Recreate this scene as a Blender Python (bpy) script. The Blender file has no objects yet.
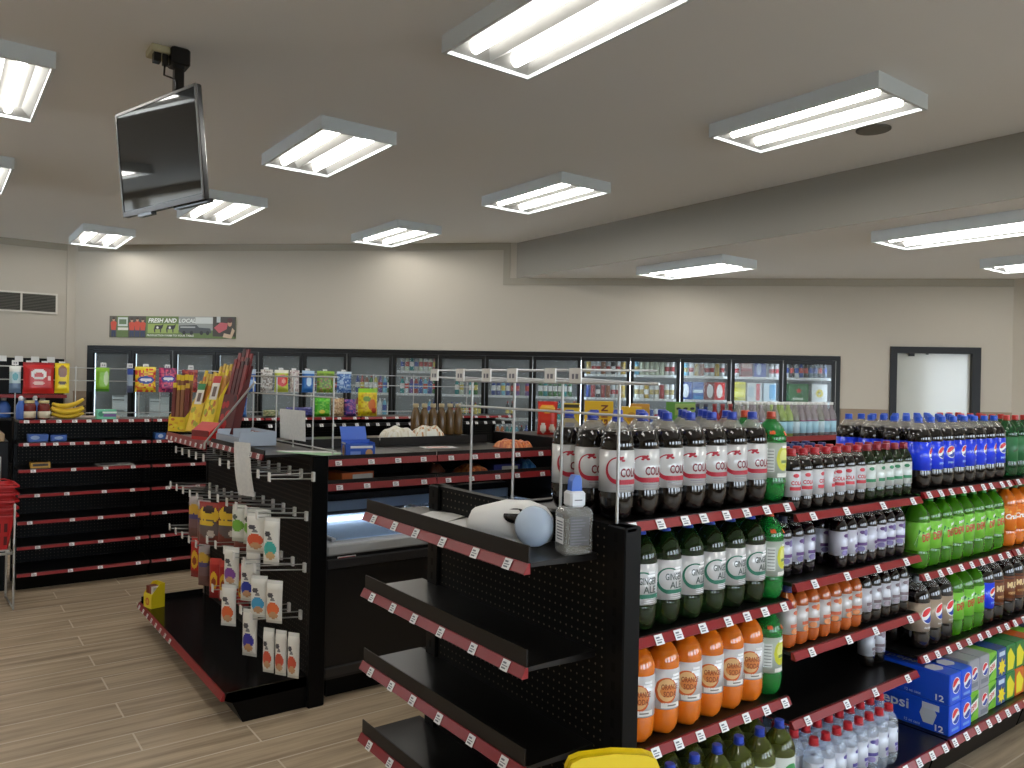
import bpy, math, random
from mathutils import Vector, Matrix
from mathutils.geometry import tessellate_polygon
random.seed(7)
C = bpy.context.scene.collection
PI = math.pi
H = 1.6
# ------------------------------------------------------------------ materials
def lin(c):
    return tuple(((x/255)/12.92 if x/255 <= .04045 else ((x/255+.055)/1.055)**2.4) for x in c)
MATS = {}
def mat(name, col, rough=.5, metal=0., emit=0., spec=.5, alpha=None, ior=1.6):
    if name in MATS: return MATS[name]
    m = bpy.data.materials.new(name); m.use_nodes = True
    b = m.node_tree.nodes['Principled BSDF']
    c = lin(col)+(1,)
    b.inputs['Base Color'].default_value = c
    b.inputs['Roughness'].default_value = rough
    b.inputs['Metallic'].default_value = metal
    b.inputs['Specular IOR Level'].default_value = spec
    if emit:
        b.inputs['Emission Color'].default_value = c
        b.inputs['Emission Strength'].default_value = emit
    if alpha is not None:
        nt = m.node_tree; tr = nt.nodes.new('ShaderNodeBsdfTransparent'); mx = nt.nodes.new('ShaderNodeMixShader')
        tr.inputs[0].default_value = tuple(.35+.65*x for x in lin(col))+(1,)
        mx.inputs[0].default_value = alpha
        gl = nt.nodes.new('ShaderNodeBsdfGlossy'); gl.inputs['Roughness'].default_value = max(rough,.05); fr = nt.nodes.new('ShaderNodeFresnel'); fr.inputs[0].default_value = ior
        m2 = nt.nodes.new('ShaderNodeMixShader'); b.inputs['Specular IOR Level'].default_value = 0
        nt.links.new(tr.outputs[0], mx.inputs[1]); nt.links.new(b.outputs[0], mx.inputs[2])
        ge = nt.nodes.new('ShaderNodeNewGeometry'); ml = nt.nodes.new('ShaderNodeMath'); ml.operation = 'MULTIPLY_ADD'; ml.inputs[1].default_value = -1; ml.inputs[2].default_value = 1
        m3 = nt.nodes.new('ShaderNodeMath'); m3.operation = 'MULTIPLY'; nt.links.new(ge.outputs['Backfacing'], ml.inputs[0]); nt.links.new(ml.outputs[0], m3.inputs[0]); nt.links.new(fr.outputs[0], m3.inputs[1])   # reflect on the outer side only
        nt.links.new(m3.outputs[0], m2.inputs[0]); nt.links.new(mx.outputs[0], m2.inputs[1]); nt.links.new(gl.outputs[0], m2.inputs[2])
        nt.links.new(m2.outputs[0], nt.nodes['Material Output'].inputs[0])
    MATS[name] = m
    return m
def pm(c, rough=.45):                                   # printed colour
    return mat('print_%02x%02x%02x' % tuple(c), c, rough)
def glossy(m, coat=.6, rough=.04):
    b = m.node_tree.nodes['Principled BSDF']; b.inputs['Coat Weight'].default_value = coat; b.inputs['Coat Roughness'].default_value = rough; b.inputs['Coat IOR'].default_value = 1.5
    return m
def noise_mat(name, c1, c2, scale, rough=.6, detail=3, stretch=(1,1,1), bump=0.):
    m = mat(name, c1, rough); nt = m.node_tree; b = nt.nodes['Principled BSDF']
    tc = nt.nodes.new('ShaderNodeTexCoord'); mp = nt.nodes.new('ShaderNodeMapping'); mp.inputs['Scale'].default_value = stretch
    n = nt.nodes.new('ShaderNodeTexNoise'); n.inputs['Scale'].default_value = scale; n.inputs['Detail'].default_value = detail
    r = nt.nodes.new('ShaderNodeMix'); r.data_type = 'RGBA'
    r.inputs[6].default_value = lin(c1)+(1,); r.inputs[7].default_value = lin(c2)+(1,)
    nt.links.new(tc.outputs['Object'], mp.inputs[0]); nt.links.new(mp.outputs[0], n.inputs[0])
    nt.links.new(n.outputs[0], r.inputs[0]); nt.links.new(r.outputs[2], b.inputs['Base Color'])
    if bump:
        bp = nt.nodes.new('ShaderNodeBump'); bp.inputs['Strength'].default_value = bump
        nt.links.new(n.outputs[0], bp.inputs['Height']); nt.links.new(bp.outputs[0], b.inputs['Normal'])
    return m
def floor_mat():
    m = mat('wood_look_plank_tile', (150,130,108), .42); nt = m.node_tree; b = nt.nodes['Principled BSDF']; L = nt.links.new
    tc = nt.nodes.new('ShaderNodeTexCoord')
    br = nt.nodes.new('ShaderNodeTexBrick'); br.offset = .37; br.offset_frequency = 2
    for k, v in (('Scale',1.),('Brick Width',1.2),('Row Height',.2),('Mortar Size',.0042),('Mortar Smooth',.1)): br.inputs[k].default_value = v
    br.inputs['Color1'].default_value = (0,0,0,1); br.inputs['Color2'].default_value = (1,1,1,1); br.inputs['Mortar'].default_value = (.5,.5,.5,1)
    mp = nt.nodes.new('ShaderNodeMapping'); mp.inputs['Scale'].default_value = (.55, 9, 1)
    n = nt.nodes.new('ShaderNodeTexNoise'); n.inputs['Scale'].default_value = 2.2; n.inputs['Detail'].default_value = 6; n.inputs['Roughness'].default_value = .62
    ad = nt.nodes.new('ShaderNodeVectorMath'); ad.operation = 'MULTIPLY_ADD'
    ad.inputs[1].default_value = (7.3, 3.1, 0)
    L(tc.outputs['Object'], br.inputs[0]); L(br.outputs['Color'], ad.inputs[0]); L(tc.outputs['Object'], mp.inputs[0]); L(mp.outputs[0], ad.inputs[2]); L(ad.outputs[0], n.inputs[0])
    cr = nt.nodes.new('ShaderNodeValToRGB'); e = cr.color_ramp.elements
    e[0].position = .3; e[0].color = lin((132,114,93))+(1,); e[1].position = .72; e[1].color = lin((200,181,154))+(1,)
    x = e.new(.5); x.color = lin((174,155,130))+(1,)
    L(n.outputs[0], cr.inputs[0])
    mx = nt.nodes.new('ShaderNodeMix'); mx.data_type = 'RGBA'; mx.inputs[7].default_value = lin((206,194,176))+(1,)
    L(br.outputs['Fac'], mx.inputs[0]); L(cr.outputs[0], mx.inputs[6]); L(mx.outputs[2], b.inputs['Base Color'])
    bp = nt.nodes.new('ShaderNodeBump'); bp.inputs['Strength'].default_value = .12; L(n.outputs[0], bp.inputs['Height']); L(bp.outputs[0], b.inputs['Normal'])
    return m
def peg_mat(name='pegboard_black', axis=1):
    m = mat(name, (8,8,8), .5, spec=.15); nt = m.node_tree; b = nt.nodes['Principled BSDF']; L = nt.links.new
    tc = nt.nodes.new('ShaderNodeTexCoord'); s = nt.nodes.new('ShaderNodeSeparateXYZ'); L(tc.outputs['Object'], s.inputs[0])
    def mth(op, a, bb=None):
        q = nt.nodes.new('ShaderNodeMath'); q.operation = op
        for k, v in enumerate((a, bb)):
            if v is None: continue
            if hasattr(v, 'links'): L(v, q.inputs[k])
            else: q.inputs[k].default_value = v
        return q.outputs[0]
    sq = []
    for o in (s.outputs[axis], s.outputs[2]):
        f = mth('FRACT', mth('DIVIDE', o, .0254)); d = mth('SUBTRACT', f, .5); sq.append(mth('MULTIPLY', d, d))
    dot = mth('LESS_THAN', mth('ADD', sq[0], sq[1]) , .015)
    mx = nt.nodes.new('ShaderNodeMix'); mx.data_type = 'RGBA'
    mx.inputs[6].default_value = lin((9,9,8))+(1,); mx.inputs[7].default_value = lin((104,96,84))+(1,)  # pale dots paint in the light showing through the peg holes
    L(dot, mx.inputs[0]); L(mx.outputs[2], b.inputs['Base Color'])
    return m
BLACK = mat('black_powder_coat', (7,7,8), .38, spec=.16)
BLACKM = mat('black_matte', (5,5,5), .6, spec=.15)
DECK = noise_mat('black_shelf_deck', (14,13,12), (22,20,18), 40, .3)
FENCE = mat('dark_shelf_fence', (30,27,25), .5, spec=.3)
RED = mat('red_price_strip', (136,30,34), .3)
WHITE = mat('white_paper_tag', (236,236,236), .55)
INK = mat('tag_ink', (120,122,132), .6)
CHROME = mat('zinc_wire', (190,190,188), .35, .6)
TAGC = mat('clear_hook_tag', (226,226,224), .35)
# ------------------------------------------------------------------ mesh builder
class MB:
    def __init__(s): s.v=[]; s.f=[]; s.m=[]; s.sm=[]; s.mats=[]
    def mi(s, m):
        if m not in s.mats: s.mats.append(m)
        return s.mats.index(m)
    def add(s, vs, fs, m, smooth=False):
        o=len(s.v); s.v.extend(tuple(v) for v in vs); k=s.mi(m)
        for f in fs: s.f.append(tuple(o+i for i in f)); s.m.append(k); s.sm.append(smooth)
    def box(s, x0,x1,y0,y1,z0,z1, m, bev=0.):
        if bev:
            pts=[(x0+bev,y0),(x1-bev,y0),(x1,y0+bev),(x1,y1-bev),(x1-bev,y1),(x0+bev,y1),(x0,y1-bev),(x0,y0+bev)]
            ins=[(x0+2*bev if x<=x0+bev else x1-2*bev if x>=x1-bev else x, y0+2*bev if y<=y0+bev else y1-2*bev if y>=y1-bev else y) for x,y in pts]
            rings=[[(x,y,z0+bev) for x,y in pts],[(x,y,z1-bev) for x,y in pts]]
            c=((x0+x1)/2,(y0+y1)/2); sh=lambda p:(p[0]+(bev if p[0]<c[0] else -bev)*.7,p[1]+(bev if p[1]<c[1] else -bev)*.7)
            rings=[[sh(p)+(z0,) for p in pts]]+rings+[[sh(p)+(z1,) for p in pts]]
            vs=[p for r in rings for p in r]; fs=[]
            for k in range(3):
                for i in range(8): j=(i+1)%8; fs.append((k*8+i,k*8+j,k*8+8+j,k*8+8+i))
            fs.append(tuple(range(7,-1,-1))); fs.append(tuple(24+i for i in range(8)))
            s.add(vs,fs,m); return s
        vs=[(x,y,z) for z in (z0,z1) for y in (y0,y1) for x in (x0,x1)]
        s.add(vs,[(0,2,3,1),(4,5,7,6),(0,1,5,4),(2,6,7,3),(0,4,6,2),(1,3,7,5)],m); return s
    def prism(s, poly, axis, a, b, m):                 # poly in the two other axes, extruded along axis from a to b
        n=len(poly)
        def P(p,t): return (t,p[0],p[1]) if axis=='x' else (p[0],t,p[1]) if axis=='y' else (p[0],p[1],t)
        vs=[P(p,a) for p in poly]+[P(p,b) for p in poly]
        fs=[(i,(i+1)%n,n+(i+1)%n,n+i) for i in range(n)]
        tri=tessellate_polygon([[Vector((p[0],p[1],0)) for p in poly]])
        fs+=[t for t in tri]+[tuple(n+i for i in t[::-1]) for t in tri]
        s.add(vs,fs,m); return s
    def lathe(s, prof, m, n=20, c=(0,0,0), smooth=True, mod=None, mz=None):
        vs=[]; 
        for r,z in prof:
            for i in range(n):
                a=2*PI*i/n; rr=r*(mod(a,z) if mod else 1)
                vs.append((c[0]+rr*math.cos(a),c[1]+rr*math.sin(a),c[2]+z))
        k=len(prof)
        for j in range(k-1):
            fs=[(j*n+i,j*n+(i+1)%n,(j+1)*n+(i+1)%n,(j+1)*n+i) for i in range(n)]
            mm=mz((prof[j][1]+prof[j+1][1])/2) if mz else m
            o=len(s.v)
            if j==0: base=o; s.v.extend(vs)
            kk=s.mi(mm)
            for f in fs: s.f.append(tuple(base+q for q in f)); s.m.append(kk); s.sm.append(smooth)
        for ring,rev in ((0,True),(k-1,False)):
            if prof[ring][0]>1e-5:
                f=tuple(base+ring*n+i for i in range(n)); s.f.append(f[::-1] if rev else f)
                s.m.append(s.mi(mz(prof[ring][1]) if mz else m)); s.sm.append(False)
        return s
    def rod(s, p, q, r, m, n=6):
        p=Vector(p); q=Vector(q); d=(q-p).normalized()
        a=d.orthogonal().normalized(); b=d.cross(a)
        vs=[c+(a*math.cos(2*PI*i/n)+b*math.sin(2*PI*i/n))*r for c in (p,q) for i in range(n)]
        s.add(vs,[(i,(i+1)%n,n+(i+1)%n,n+i) for i in range(n)],m,True)
        s.add(vs[:n],[tuple(range(n-1,-1,-1))],m); s.add(vs[n:],[tuple(range(n))],m); return s
    def tube(s, pts, r, m, n=8):
        pts=[Vector(p) for p in pts]; rs=r if isinstance(r,(list,tuple)) else [r]*len(pts)
        t0=(pts[1]-pts[0]).normalized(); a=t0.orthogonal().normalized(); vs=[]
        for i,p in enumerate(pts):
            t=(pts[min(i+1,len(pts)-1)]-pts[max(i-1,0)]).normalized(); a=(a-t*a.dot(t)).normalized(); b=t.cross(a)
            vs+=[p+(a*math.cos(2*PI*k/n)+b*math.sin(2*PI*k/n))*rs[i] for k in range(n)]
        fs=[(j*n+i,j*n+(i+1)%n,(j+1)*n+(i+1)%n,(j+1)*n+i) for j in range(len(pts)-1) for i in range(n)]
        fs+=[tuple(range(n-1,-1,-1)),tuple((len(pts)-1)*n+i for i in range(n))]
        s.add(vs,fs,m,True); return s
    def flat(s, polys, z, m, T=lambda u,v,z:(u,v,z)):  # filled 2-D outlines
        for poly in polys:
            tri=tessellate_polygon([[Vector((p[0],p[1],0)) for p in poly]])
            s.add([T(p[0],p[1],z) for p in poly],tri,m)
        return s
    def tf(s, M):
        s.v=[tuple(M @ Vector(v)) for v in s.v]; return s
    def mesh(s, name):
        me=bpy.data.meshes.new(name); me.from_pydata(s.v,[],s.f)
        for m in s.mats: me.materials.append(m)
        me.polygons.foreach_set('material_index',s.m); me.polygons.foreach_set('use_smooth',s.sm)
        me.update(); return me
    def obj(s, name, parent=None, loc=(0,0,0), rz=0):
        o=bpy.data.objects.new(name,s.mesh(name)); C.objects.link(o); o.location=loc; o.rotation_euler=(0,0,rz)
        if parent: o.parent=parent
        return o
def tag(o, label, cat, group=None, kind=None):
    o['label']=label; o['category']=cat
    if group: o['group']=group
    if kind: o['kind']=kind
    return o
def thing(name, label, cat, loc=(0,0,0), rz=0, group=None):
    o=bpy.data.objects.new(name,None); C.objects.link(o); o.location=loc; o.rotation_euler=(0,0,rz); o.empty_display_size=.05
    return tag(o,label,cat,group)
def struct(mb, name):
    o=mb.obj(name); o['kind']='structure'; return o
KIDS={}
def dup(o, loc, rz, label, group=None):
    r=o.copy(); C.objects.link(r); r.location=loc; r.rotation_euler=(0,0,rz); r['label']=label
    if group: r['group']=group
    for ch in o.children:
        c=ch.copy(); C.objects.link(c); c.parent=r
        for g in ch.children:
            d=g.copy(); C.objects.link(d); d.parent=c
    return r
class Kind:
    """first use moves the original itself, later uses copy it"""
    def __init__(s, make): s.make=make; s.o=None
    def put(s, loc, rz, label, group=None):
        if s.o is None:
            s.o=s.make(); s.o.location=loc; s.o.rotation_euler=(0,0,rz); s.o['label']=label
            if group: s.o['group']=group
            return s.o
        return dup(s.o,loc,rz,label,group)
ORD='first second third fourth fifth sixth seventh eighth ninth tenth eleventh twelfth thirteenth fourteenth fifteenth sixteenth seventeenth eighteenth nineteenth twentieth'.split()
# ------------------------------------------------------------------ lettering and printed shapes
_tc={}
def text_polys(txt, h, shear=0., bold=0.):
    k=(txt,h,shear,bold)
    if k in _tc: return _tc[k]
    cu=bpy.data.curves.new('lettering','FONT'); cu.body=txt; cu.size=1; cu.resolution_u=2; cu.offset=bold; cu.shear=shear
    ob=bpy.data.objects.new('lettering',cu); C.objects.link(ob)
    dg=bpy.context.evaluated_depsgraph_get(); dg.update(); me=ob.evaluated_get(dg).to_mesh()
    vs=[(v.co.x,v.co.y) for v in me.vertices]; fs=[tuple(p.vertices) for p in me.polygons]
    ob.evaluated_get(dg).to_mesh_clear(); bpy.data.objects.remove(ob); bpy.data.curves.remove(cu)
    if vs:
        x0=min(v[0] for v in vs); x1=max(v[0] for v in vs); y0=min(v[1] for v in vs); y1=max(v[1] for v in vs); s=h/max(y1-y0,1e-6)
        vs=[((x-(x0+x1)/2)*s,(y-(y0+y1)/2)*s) for x,y in vs]
    _tc[k]=(vs,fs); return vs,fs
def put_text(mb, txt, u, v, h, m, T, lift, width=None, rot=0., shear=0., bold=.02):
    vs,fs=text_polys(txt,h,shear,bold)
    if not vs: return
    w=max(a for a,_ in vs)-min(a for a,_ in vs); k=(width/w) if width else 1.
    c,s_=math.cos(rot),math.sin(rot)
    mb.add([T(u+a*k*c-b*s_, v+a*k*s_+b*c, lift) for a,b in vs],fs,m)
def slices(mb, u0,u1,n,lo,hi,m,T,lift):
    vs=[];fs=[]
    for i in range(n+1):
        u=u0+(u1-u0)*i/n; vs+= [T(u,lo(u),lift),T(u,hi(u),lift)]
    for i in range(n): fs.append((2*i,2*i+2,2*i+3,2*i+1))
    mb.add(vs,fs,m)
def ell(mb,u,v,a,b,m,T,lift,n=12,lo=None,hi=None):
    e=lambda x: b*math.sqrt(max(0,1-((x-u)/a)**2))
    slices(mb,u-a,u+a,n,lo or (lambda x:v-e(x)),hi or (lambda x:v+e(x)),m,T,lift)
def rect(mb,u0,u1,v0,v1,m,T,lift,n=4): slices(mb,u0,u1,n,lambda x:v0,lambda x:v1,m,T,lift)
def globe(mb,u,v,r,T,lift,a=None):
    a=a or r
    e=lambda x: r*math.sqrt(max(0,1-((x-u)/a)**2))
    ell(mb,u,v,a*1.13,r*1.13,pm((240,240,240)),T,lift)
    w1=lambda x: max(v-e(x),min(v+e(x),v+.25*r+.38*(x-u)*r/a+.12*r*math.sin(3*(x-u)/a)))
    w2=lambda x: max(v-e(x),min(v+e(x),v-.28*r+.30*(x-u)*r/a+.12*r*math.sin(3*(x-u)/a)))
    slices(mb,u-a,u+a,14,w1,lambda x:v+e(x),pm((214,40,44)),T,lift+.0004)
    slices(mb,u-a,u+a,14,lambda x:v-e(x),w2,pm((20,60,160)),T,lift+.0004)
# ------------------------------------------------------------------ bottles
CLEARP = mat('clear_plastic', (215,212,204), .06, alpha=.26)
COLA = glossy(mat('cola_liquid', (13,7,6), .06))
LIQ = {'cola':(COLA,CLEARP), 'dark':(glossy(mat('dark_grape_liquid',(16,9,16),.06)),CLEARP),
 'ginger':(mat('olive_green_plastic',(24,44,16),.06,alpha=.75),)*2, 'lime':(mat('lime_green_plastic',(24,150,60),.05,alpha=.5),)*2,
 'orange':(glossy(mat('orange_soda_liquid',(214,110,20),.07)),glossy(mat('orange_soda_neck',(206,100,18),.08))), 'dew':(mat('bright_green_soda',(70,140,20),.06,alpha=.7),)*2,
 'tea':(glossy(mat('amber_liquid',(178,84,26),.08)),mat('amber_neck',(160,80,30),.08)), 'water':(mat('clear_water_bottle',(228,238,250),.05,alpha=.24),)*2,
 'green':(mat('deep_green_plastic',(28,92,46),.06,alpha=.6),)*2, 'wine':(mat('pale_green_soda',(86,94,30),.06,alpha=.6),)*2}
PROF2 = [(0,.006),(.026,.001),(.041,.004),(.0505,.02),(.0545,.045),(.055,.07),(.0545,.074),(.0535,.08),(.0535,.205),(.0545,.21),(.054,.222),(.050,.238),(.042,.255),(.030,.270),(.019,.281),(.0145,.287),(.0142,.292)]
PROF2=[(r*.955,z) for r,z in PROF2]
PROF1 = [(0,.006),(.019,.001),(.031,.004),(.0385,.018),(.0412,.04),(.0415,.055),(.0402,.06),(.0402,.172),(.0412,.176),(.041,.186),(.037,.203),(.029,.220),(.019,.234),(.0145,.242),(.0142,.247)]
PROF1=[(r*.825 if r>.0146 else r*.9,z*.825) for r,z in PROF1]
def petal(a,z): return 1-.10*max(0,(1-z/.05))*(.5-.5*math.cos(5*a))**2
def bottle_mesh(liq, prof, fill, name='bottle'):
    b=MB(); lo,hi=LIQ[liq]
    b.lathe(prof,lo,20,mod=petal,mz=lambda z:hi if z>fill else lo)
    return b.mesh(name)
def cap_mesh(col, z, r=.0155, h=.017):
    b=MB(); m=mat('cap_%d_%d_%d'%col,col,.35)
    b.lathe([(r*.98,z-.003),(r,z),(r,z+h-.003),(r*.88,z+h),(0,z+h)],m,16,smooth=False)
    b.lathe([(r*1.12,z-.008),(r*1.12,z-.0045)],m,16)
    return b.mesh('cap')
def label_mesh(r, z0, z1, draw):
    b=MB(); T=lambda u,v,l:((r+l)*math.sin(u/r),-(r+l)*math.cos(u/r),v)
    draw(b,T,z0,z1,r); return b.mesh('label')
def band(b,r,z0,z1,m,n=24): b.lathe([(r,z0),(r,z1)],m,n)
SIL=glossy(mat('silver_label',(208,208,208),.25,.1,spec=.6),.5,.10)
def lab_cola(b,T,z0,z1,r):
    band(b,r,z0,z1,SIL); R=pm((176,26,48)); D=pm((120,18,34)); c=(z0+z1)/2
    # swoosh: thin ring that widens into the bar below the word
    pts=[]; n=18
    for i in range(n+1):
        a=math.radians(70+190*i/n); w=.0030+.0085*max(0,(i/n-.35)/.65)
        pts.append((a,w))
    vs=[];
    for a,w in pts:
        for rr in (.040-w*1.2,.040): vs.append(T(-.008+rr*math.cos(a),c+.002+rr*1.0*math.sin(a),.0007))
    b.add(vs,[(2*i,2*i+2,2*i+3,2*i+1) for i in range(n)],R)
    rect(b,-.016,.056,c-.038,c-.024,R,T,.0007,10)
    for (u,v,a_,b_) in ((-.006,c+.036,.009,.0045),(.004,c+.031,.006,.0035),(-.012,c+.030,.005,.003),(.002,c+.040,.004,.003)): ell(b,u,v,a_,b_,R,T,.0008,6)
    put_text(b,'COLA',.026,c-.004,.026,D,T,.0009,.060,bold=.03)
    for k in range(3): rect(b,-.01,.04,z0+.008+.007*k,z0+.0105+.007*k,pm((150,150,156)),T,.0006,6)
def lab_ring(col, word1, word2, dark):
    def f(b,T,z0,z1,r):
        band(b,r,z0,z1,SIL); R=pm(col); c=(z0+z1)/2; n=18; vs=[]
        for i in range(n+1):
            a=math.radians(60+220*i/n); w=.0032+.007*max(0,(i/n-.3)/.7)
            for rr in (.040-w*1.3,.040): vs.append(T(-.004+rr*math.cos(a),c-.002+rr*math.sin(a),.0007))
        b.add(vs,[(2*i,2*i+2,2*i+3,2*i+1) for i in range(n)],R)
        rect(b,-.012,.056,c-.041,c-.029,R,T,.0007,10)
        put_text(b,word1,.014,c+.010,.021,pm(dark),T,.0009,.060,bold=.02)
        put_text(b,word2,.020,c-.015,.021,pm(dark),T,.0009,.044,bold=.02)
        for k in range(2): rect(b,.010+.004*k,.038,c+.024+.009*k,c+.030+.009*k,pm((245,245,245)),T,.0009,5)
        for k in range(3): rect(b,.0,.04,z0+.006+.006*k,z0+.008+.006*k,pm((228,228,230)),T,.0006,6)
    return f
def lab_orange(b,T,z0,z1,r):
    band(b,r,z0,z1,SIL); c=(z0+z1)/2; O=pm((205,92,30)); L=pm((222,176,120))
    ell(b,-.004,c-.004,.036,.040,O,T,.0006); ell(b,-.002,c-.002,.030,.034,L,T,.0008); ell(b,.002,c-.006,.026,.018,pm((214,130,64)),T,.001)
    put_text(b,'ORANGE',.008,c+.008,.017,pm((140,60,24)),T,.0013,.056,bold=.02); put_text(b,'SODA',.008,c-.014,.017,pm((140,60,24)),T,.0013,.042,bold=.02)
    for k in range(2): rect(b,.012+.004*k,.042,c+.029+.010*k,c+.036+.010*k,pm((250,250,250)),T,.0011,5)
    rect(b,-.02,.045,z0+.004,z0+.020,pm((225,222,214)),T,.0007,8); rect(b,0,.03,z0+.010,z0+.014,pm((120,110,100)),T,.0009,4)
def lab_lime(b,T,z0,z1,r):
    band(b,r,z0,z1,pm((172,182,170))); c=(z0+z1)/2
    ell(b,.016,c+.006,.030,.042,pm((196,196,40)),T,.0006); ell(b,.018,c+.012,.020,.026,pm((214,216,120)),T,.0008)
    rect(b,.004,.036,c-.010,c,pm((110,130,70)),T,.001)
    rect(b,-.05,-.02,c-.04,c+.04,pm((206,210,206)),T,.0006)
    for k in range(7): rect(b,-.047,-.023,c-.036+k*.011,c-.033+k*.011,pm((120,126,120)),T,.0008,3)
    rect(b,.008,.036,c+.042,c+.050,pm((250,250,250)),T,.001)
    rect(b,-.01,.045,z0+.003,z0+.016,pm((222,222,214)),T,.0007,6)
BLU=glossy(pm((16,60,235),.28),.4,.1)
def lab_blue(b,T,z0,z1,r):
    band(b,r,z0,z1,BLU); c=(z0+z1)/2
    globe(b,.0,c+.012,.024,T,.0008); put_text(b,'pepsi',.0,c-.034,.013,pm((150,190,245)),T,.0009,.036,bold=.03)
def lab_silver_globe(b,T,z0,z1,r):
    band(b,r,z0,z1,mat('champagne_label',(170,152,132),.3,.25)); c=(z0+z1)/2
    globe(b,.012,c+.008,.032,T,.0008); put_text(b,'diet pepsi',.012,c-.044,.010,pm((245,245,245)),T,.0009,.044)
def lab_dew(b,T,z0,z1,r):
    band(b,r,z0,z1,glossy(pm((126,204,64),.3),.4,.1)); c=(z0+z1)/2
    for q in ([(-.05,c-.05),(-.02,c+.02),(0,c-.02),(.02,c+.045),(-.012,c+.05),(-.04,c+.03)],[(.0,c-.05),(.03,c-.02),(.05,c+.04),(.04,c-.05)]): 
        b.flat([q],.0006,pm((28,116,44)),T)
    b.flat([[(-.056,c-.036),(.040,c-.014),(.058,c+.038),(-.040,c+.014)]],.0009,pm((232,236,230)),T)
    b.flat([[(-.034,c+.020),(.036,c+.036),(.05,c+.056),(-.016,c+.042)]],.0008,pm((24,70,40)),T)
    put_text(b,'Mtn',.008,c+.039,.013,pm((236,240,236)),T,.0012,.036,.35,.3)
    put_text(b,'DEW',.001,c+.0005,.032,pm((206,26,44)),T,.0016,.060,.22,.30,.02)
def lab_small(main, col, word, block=None):
    def f(b,T,z0,z1,r):
        band(b,r,z0,z1,mat('pale_'+'%d_%d_%d'%main,main,.35,.15)); c=(z0+z1)/2
        if word: put_text(b,word,0,c+.004,.015,pm(col),T,.0009,.044,bold=.04)
        rect(b,-.026,.022,c-.022,c-.010,pm(col),T,.0007,8)
        ell(b,-.004,c+.03,.012,.007,pm(col),T,.0008,8)
        rect(b,.045,.075,z0+.012,z1-.012,pm((226,228,232)),T,.0006,5)
        for k in range(8): rect(b,.048,.072,z0+.02+k*.011,z0+.023+k*.011,pm((140,140,150)),T,.0008,3)
        if block:
            for (u,v,a,h) in ((-.008,c-.034,.016,.010),(.012,c+.028,.012,.012)): ell(b,u,v,a,h,pm(block),T,.0008,8)
    return f
def lab_crush(b,T,z0,z1,r):
    band(b,r,z0,z1,pm((226,116,26))); c=(z0+z1)/2
    for k in range(14): ell(b,random.uniform(-.1,.1),random.uniform(z0+.01,z1-.01),.009,.007,pm((240,160,50)),T,.0006,6)
    put_text(b,'Crush',.0,c+.012,.026,pm((246,240,232)),T,.0010,.078,.05,.25,.04)
def lab_mug(b,T,z0,z1,r):
    band(b,r,z0,z1,pm((116,62,30))); c=(z0+z1)/2
    put_text(b,'MUG',.0,c+.018,.030,pm((226,196,140)),T,.0010,.066,0,0,.05); put_text(b,'ROOT BEER',.0,c-.022,.012,pm((214,170,110)),T,.0010,.056,0,.12,.03)
    rect(b,-.05,.05,z0+.006,z0+.012,pm((60,28,16)),T,.0007,10); rect(b,-.05,.05,z1-.012,z1-.006,pm((60,28,16)),T,.0007,10)
def lab_pale(b,T,z0,z1,r):
    band(b,r,z0,z1,pm((40,112,64))); c=(z0+z1)/2
    b.flat([[(-.05,c-.03),(.05,c-.004),(.05,c+.024),(-.05,c)]],.0008,pm((214,206,40)),T); put_text(b,'GINGER ALE',0,c-.003,.009,pm((60,60,30)),T,.0011,.05,.25)
def lab_wine(b,T,z0,z1,r):
    band(b,r,z0,z1,pm((206,212,206))); c=(z0+z1)/2
    ell(b,0,c+.02,.026,.022,pm((70,150,90)),T,.0007); rect(b,-.025,.025,c-.027,c-.014,pm((60,110,80)),T,.0009,6)
def make_bottle(name, cat, liq, prof, fill, cap, lz, draw, sticker=False):
    def mk():
        t=thing(name,'x',cat)
        def ch(nm,me):
            o=bpy.data.objects.new(nm,me); C.objects.link(o); o.parent=t; return o
        ch('bottle',bottle_mesh(liq,prof,fill)); ch('cap',cap_mesh(cap,prof[-1][1]))
        r=prof[7][0]+.0012 if prof is PROF2 else prof[7][0]+.001
        ch('label',label_mesh(r,lz[0],lz[1],draw))
        if sticker:
            b=MB(); rr=.0545; T=lambda u,v,l:((rr+l-max(0,v-.222)*.55)*math.sin(u/rr),-(rr+l-max(0,v-.222)*.55)*math.cos(u/rr),v)
            slices(b,-.040,-.018,6,lambda x:.232,lambda x:.246,pm((236,92,40)),T,.0022); slices(b,.024,.044,6,lambda x:.228,lambda x:.242,pm((236,92,40)),T,.0022)
            ch('sticker',b.mesh('sticker'))
        return t
    return Kind(mk)
BC=(34,62,170); RC=(178,34,44); LZ2=(.082,.203); LZ1=(.052,.143)
B_cola=make_bottle('cola_bottle','bottle','cola',PROF2,.252,BC,LZ2,lab_cola)
B_ginger=make_bottle('ginger_ale_bottle','bottle','ginger',PROF2,.9,BC,LZ2,lab_ring((30,108,84),'GINGER','ALE',(74,84,80)))
B_lime=make_bottle('lime_soda_bottle','bottle','lime',PROF2,.9,(196,70,46),LZ2,lab_lime,True)
B_orange=make_bottle('orange_soda_bottle','bottle','orange',PROF2,.25,(40,58,128),LZ2,lab_orange)
B_citrus=make_bottle('citrus_soda_bottle','bottle','wine',PROF2,.9,BC,LZ2,lab_wine)
B_blue=make_bottle('blue_label_cola_bottle','bottle','cola',PROF2,.250,(30,84,206),LZ2,lab_blue)
B_dew=make_bottle('green_soda_bottle','bottle','dew',PROF2,.9,(60,160,60),LZ2,lab_dew)
B_diet=make_bottle('diet_cola_bottle','bottle','cola',PROF2,.250,(176,186,194),LZ2,lab_silver_globe)
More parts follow.
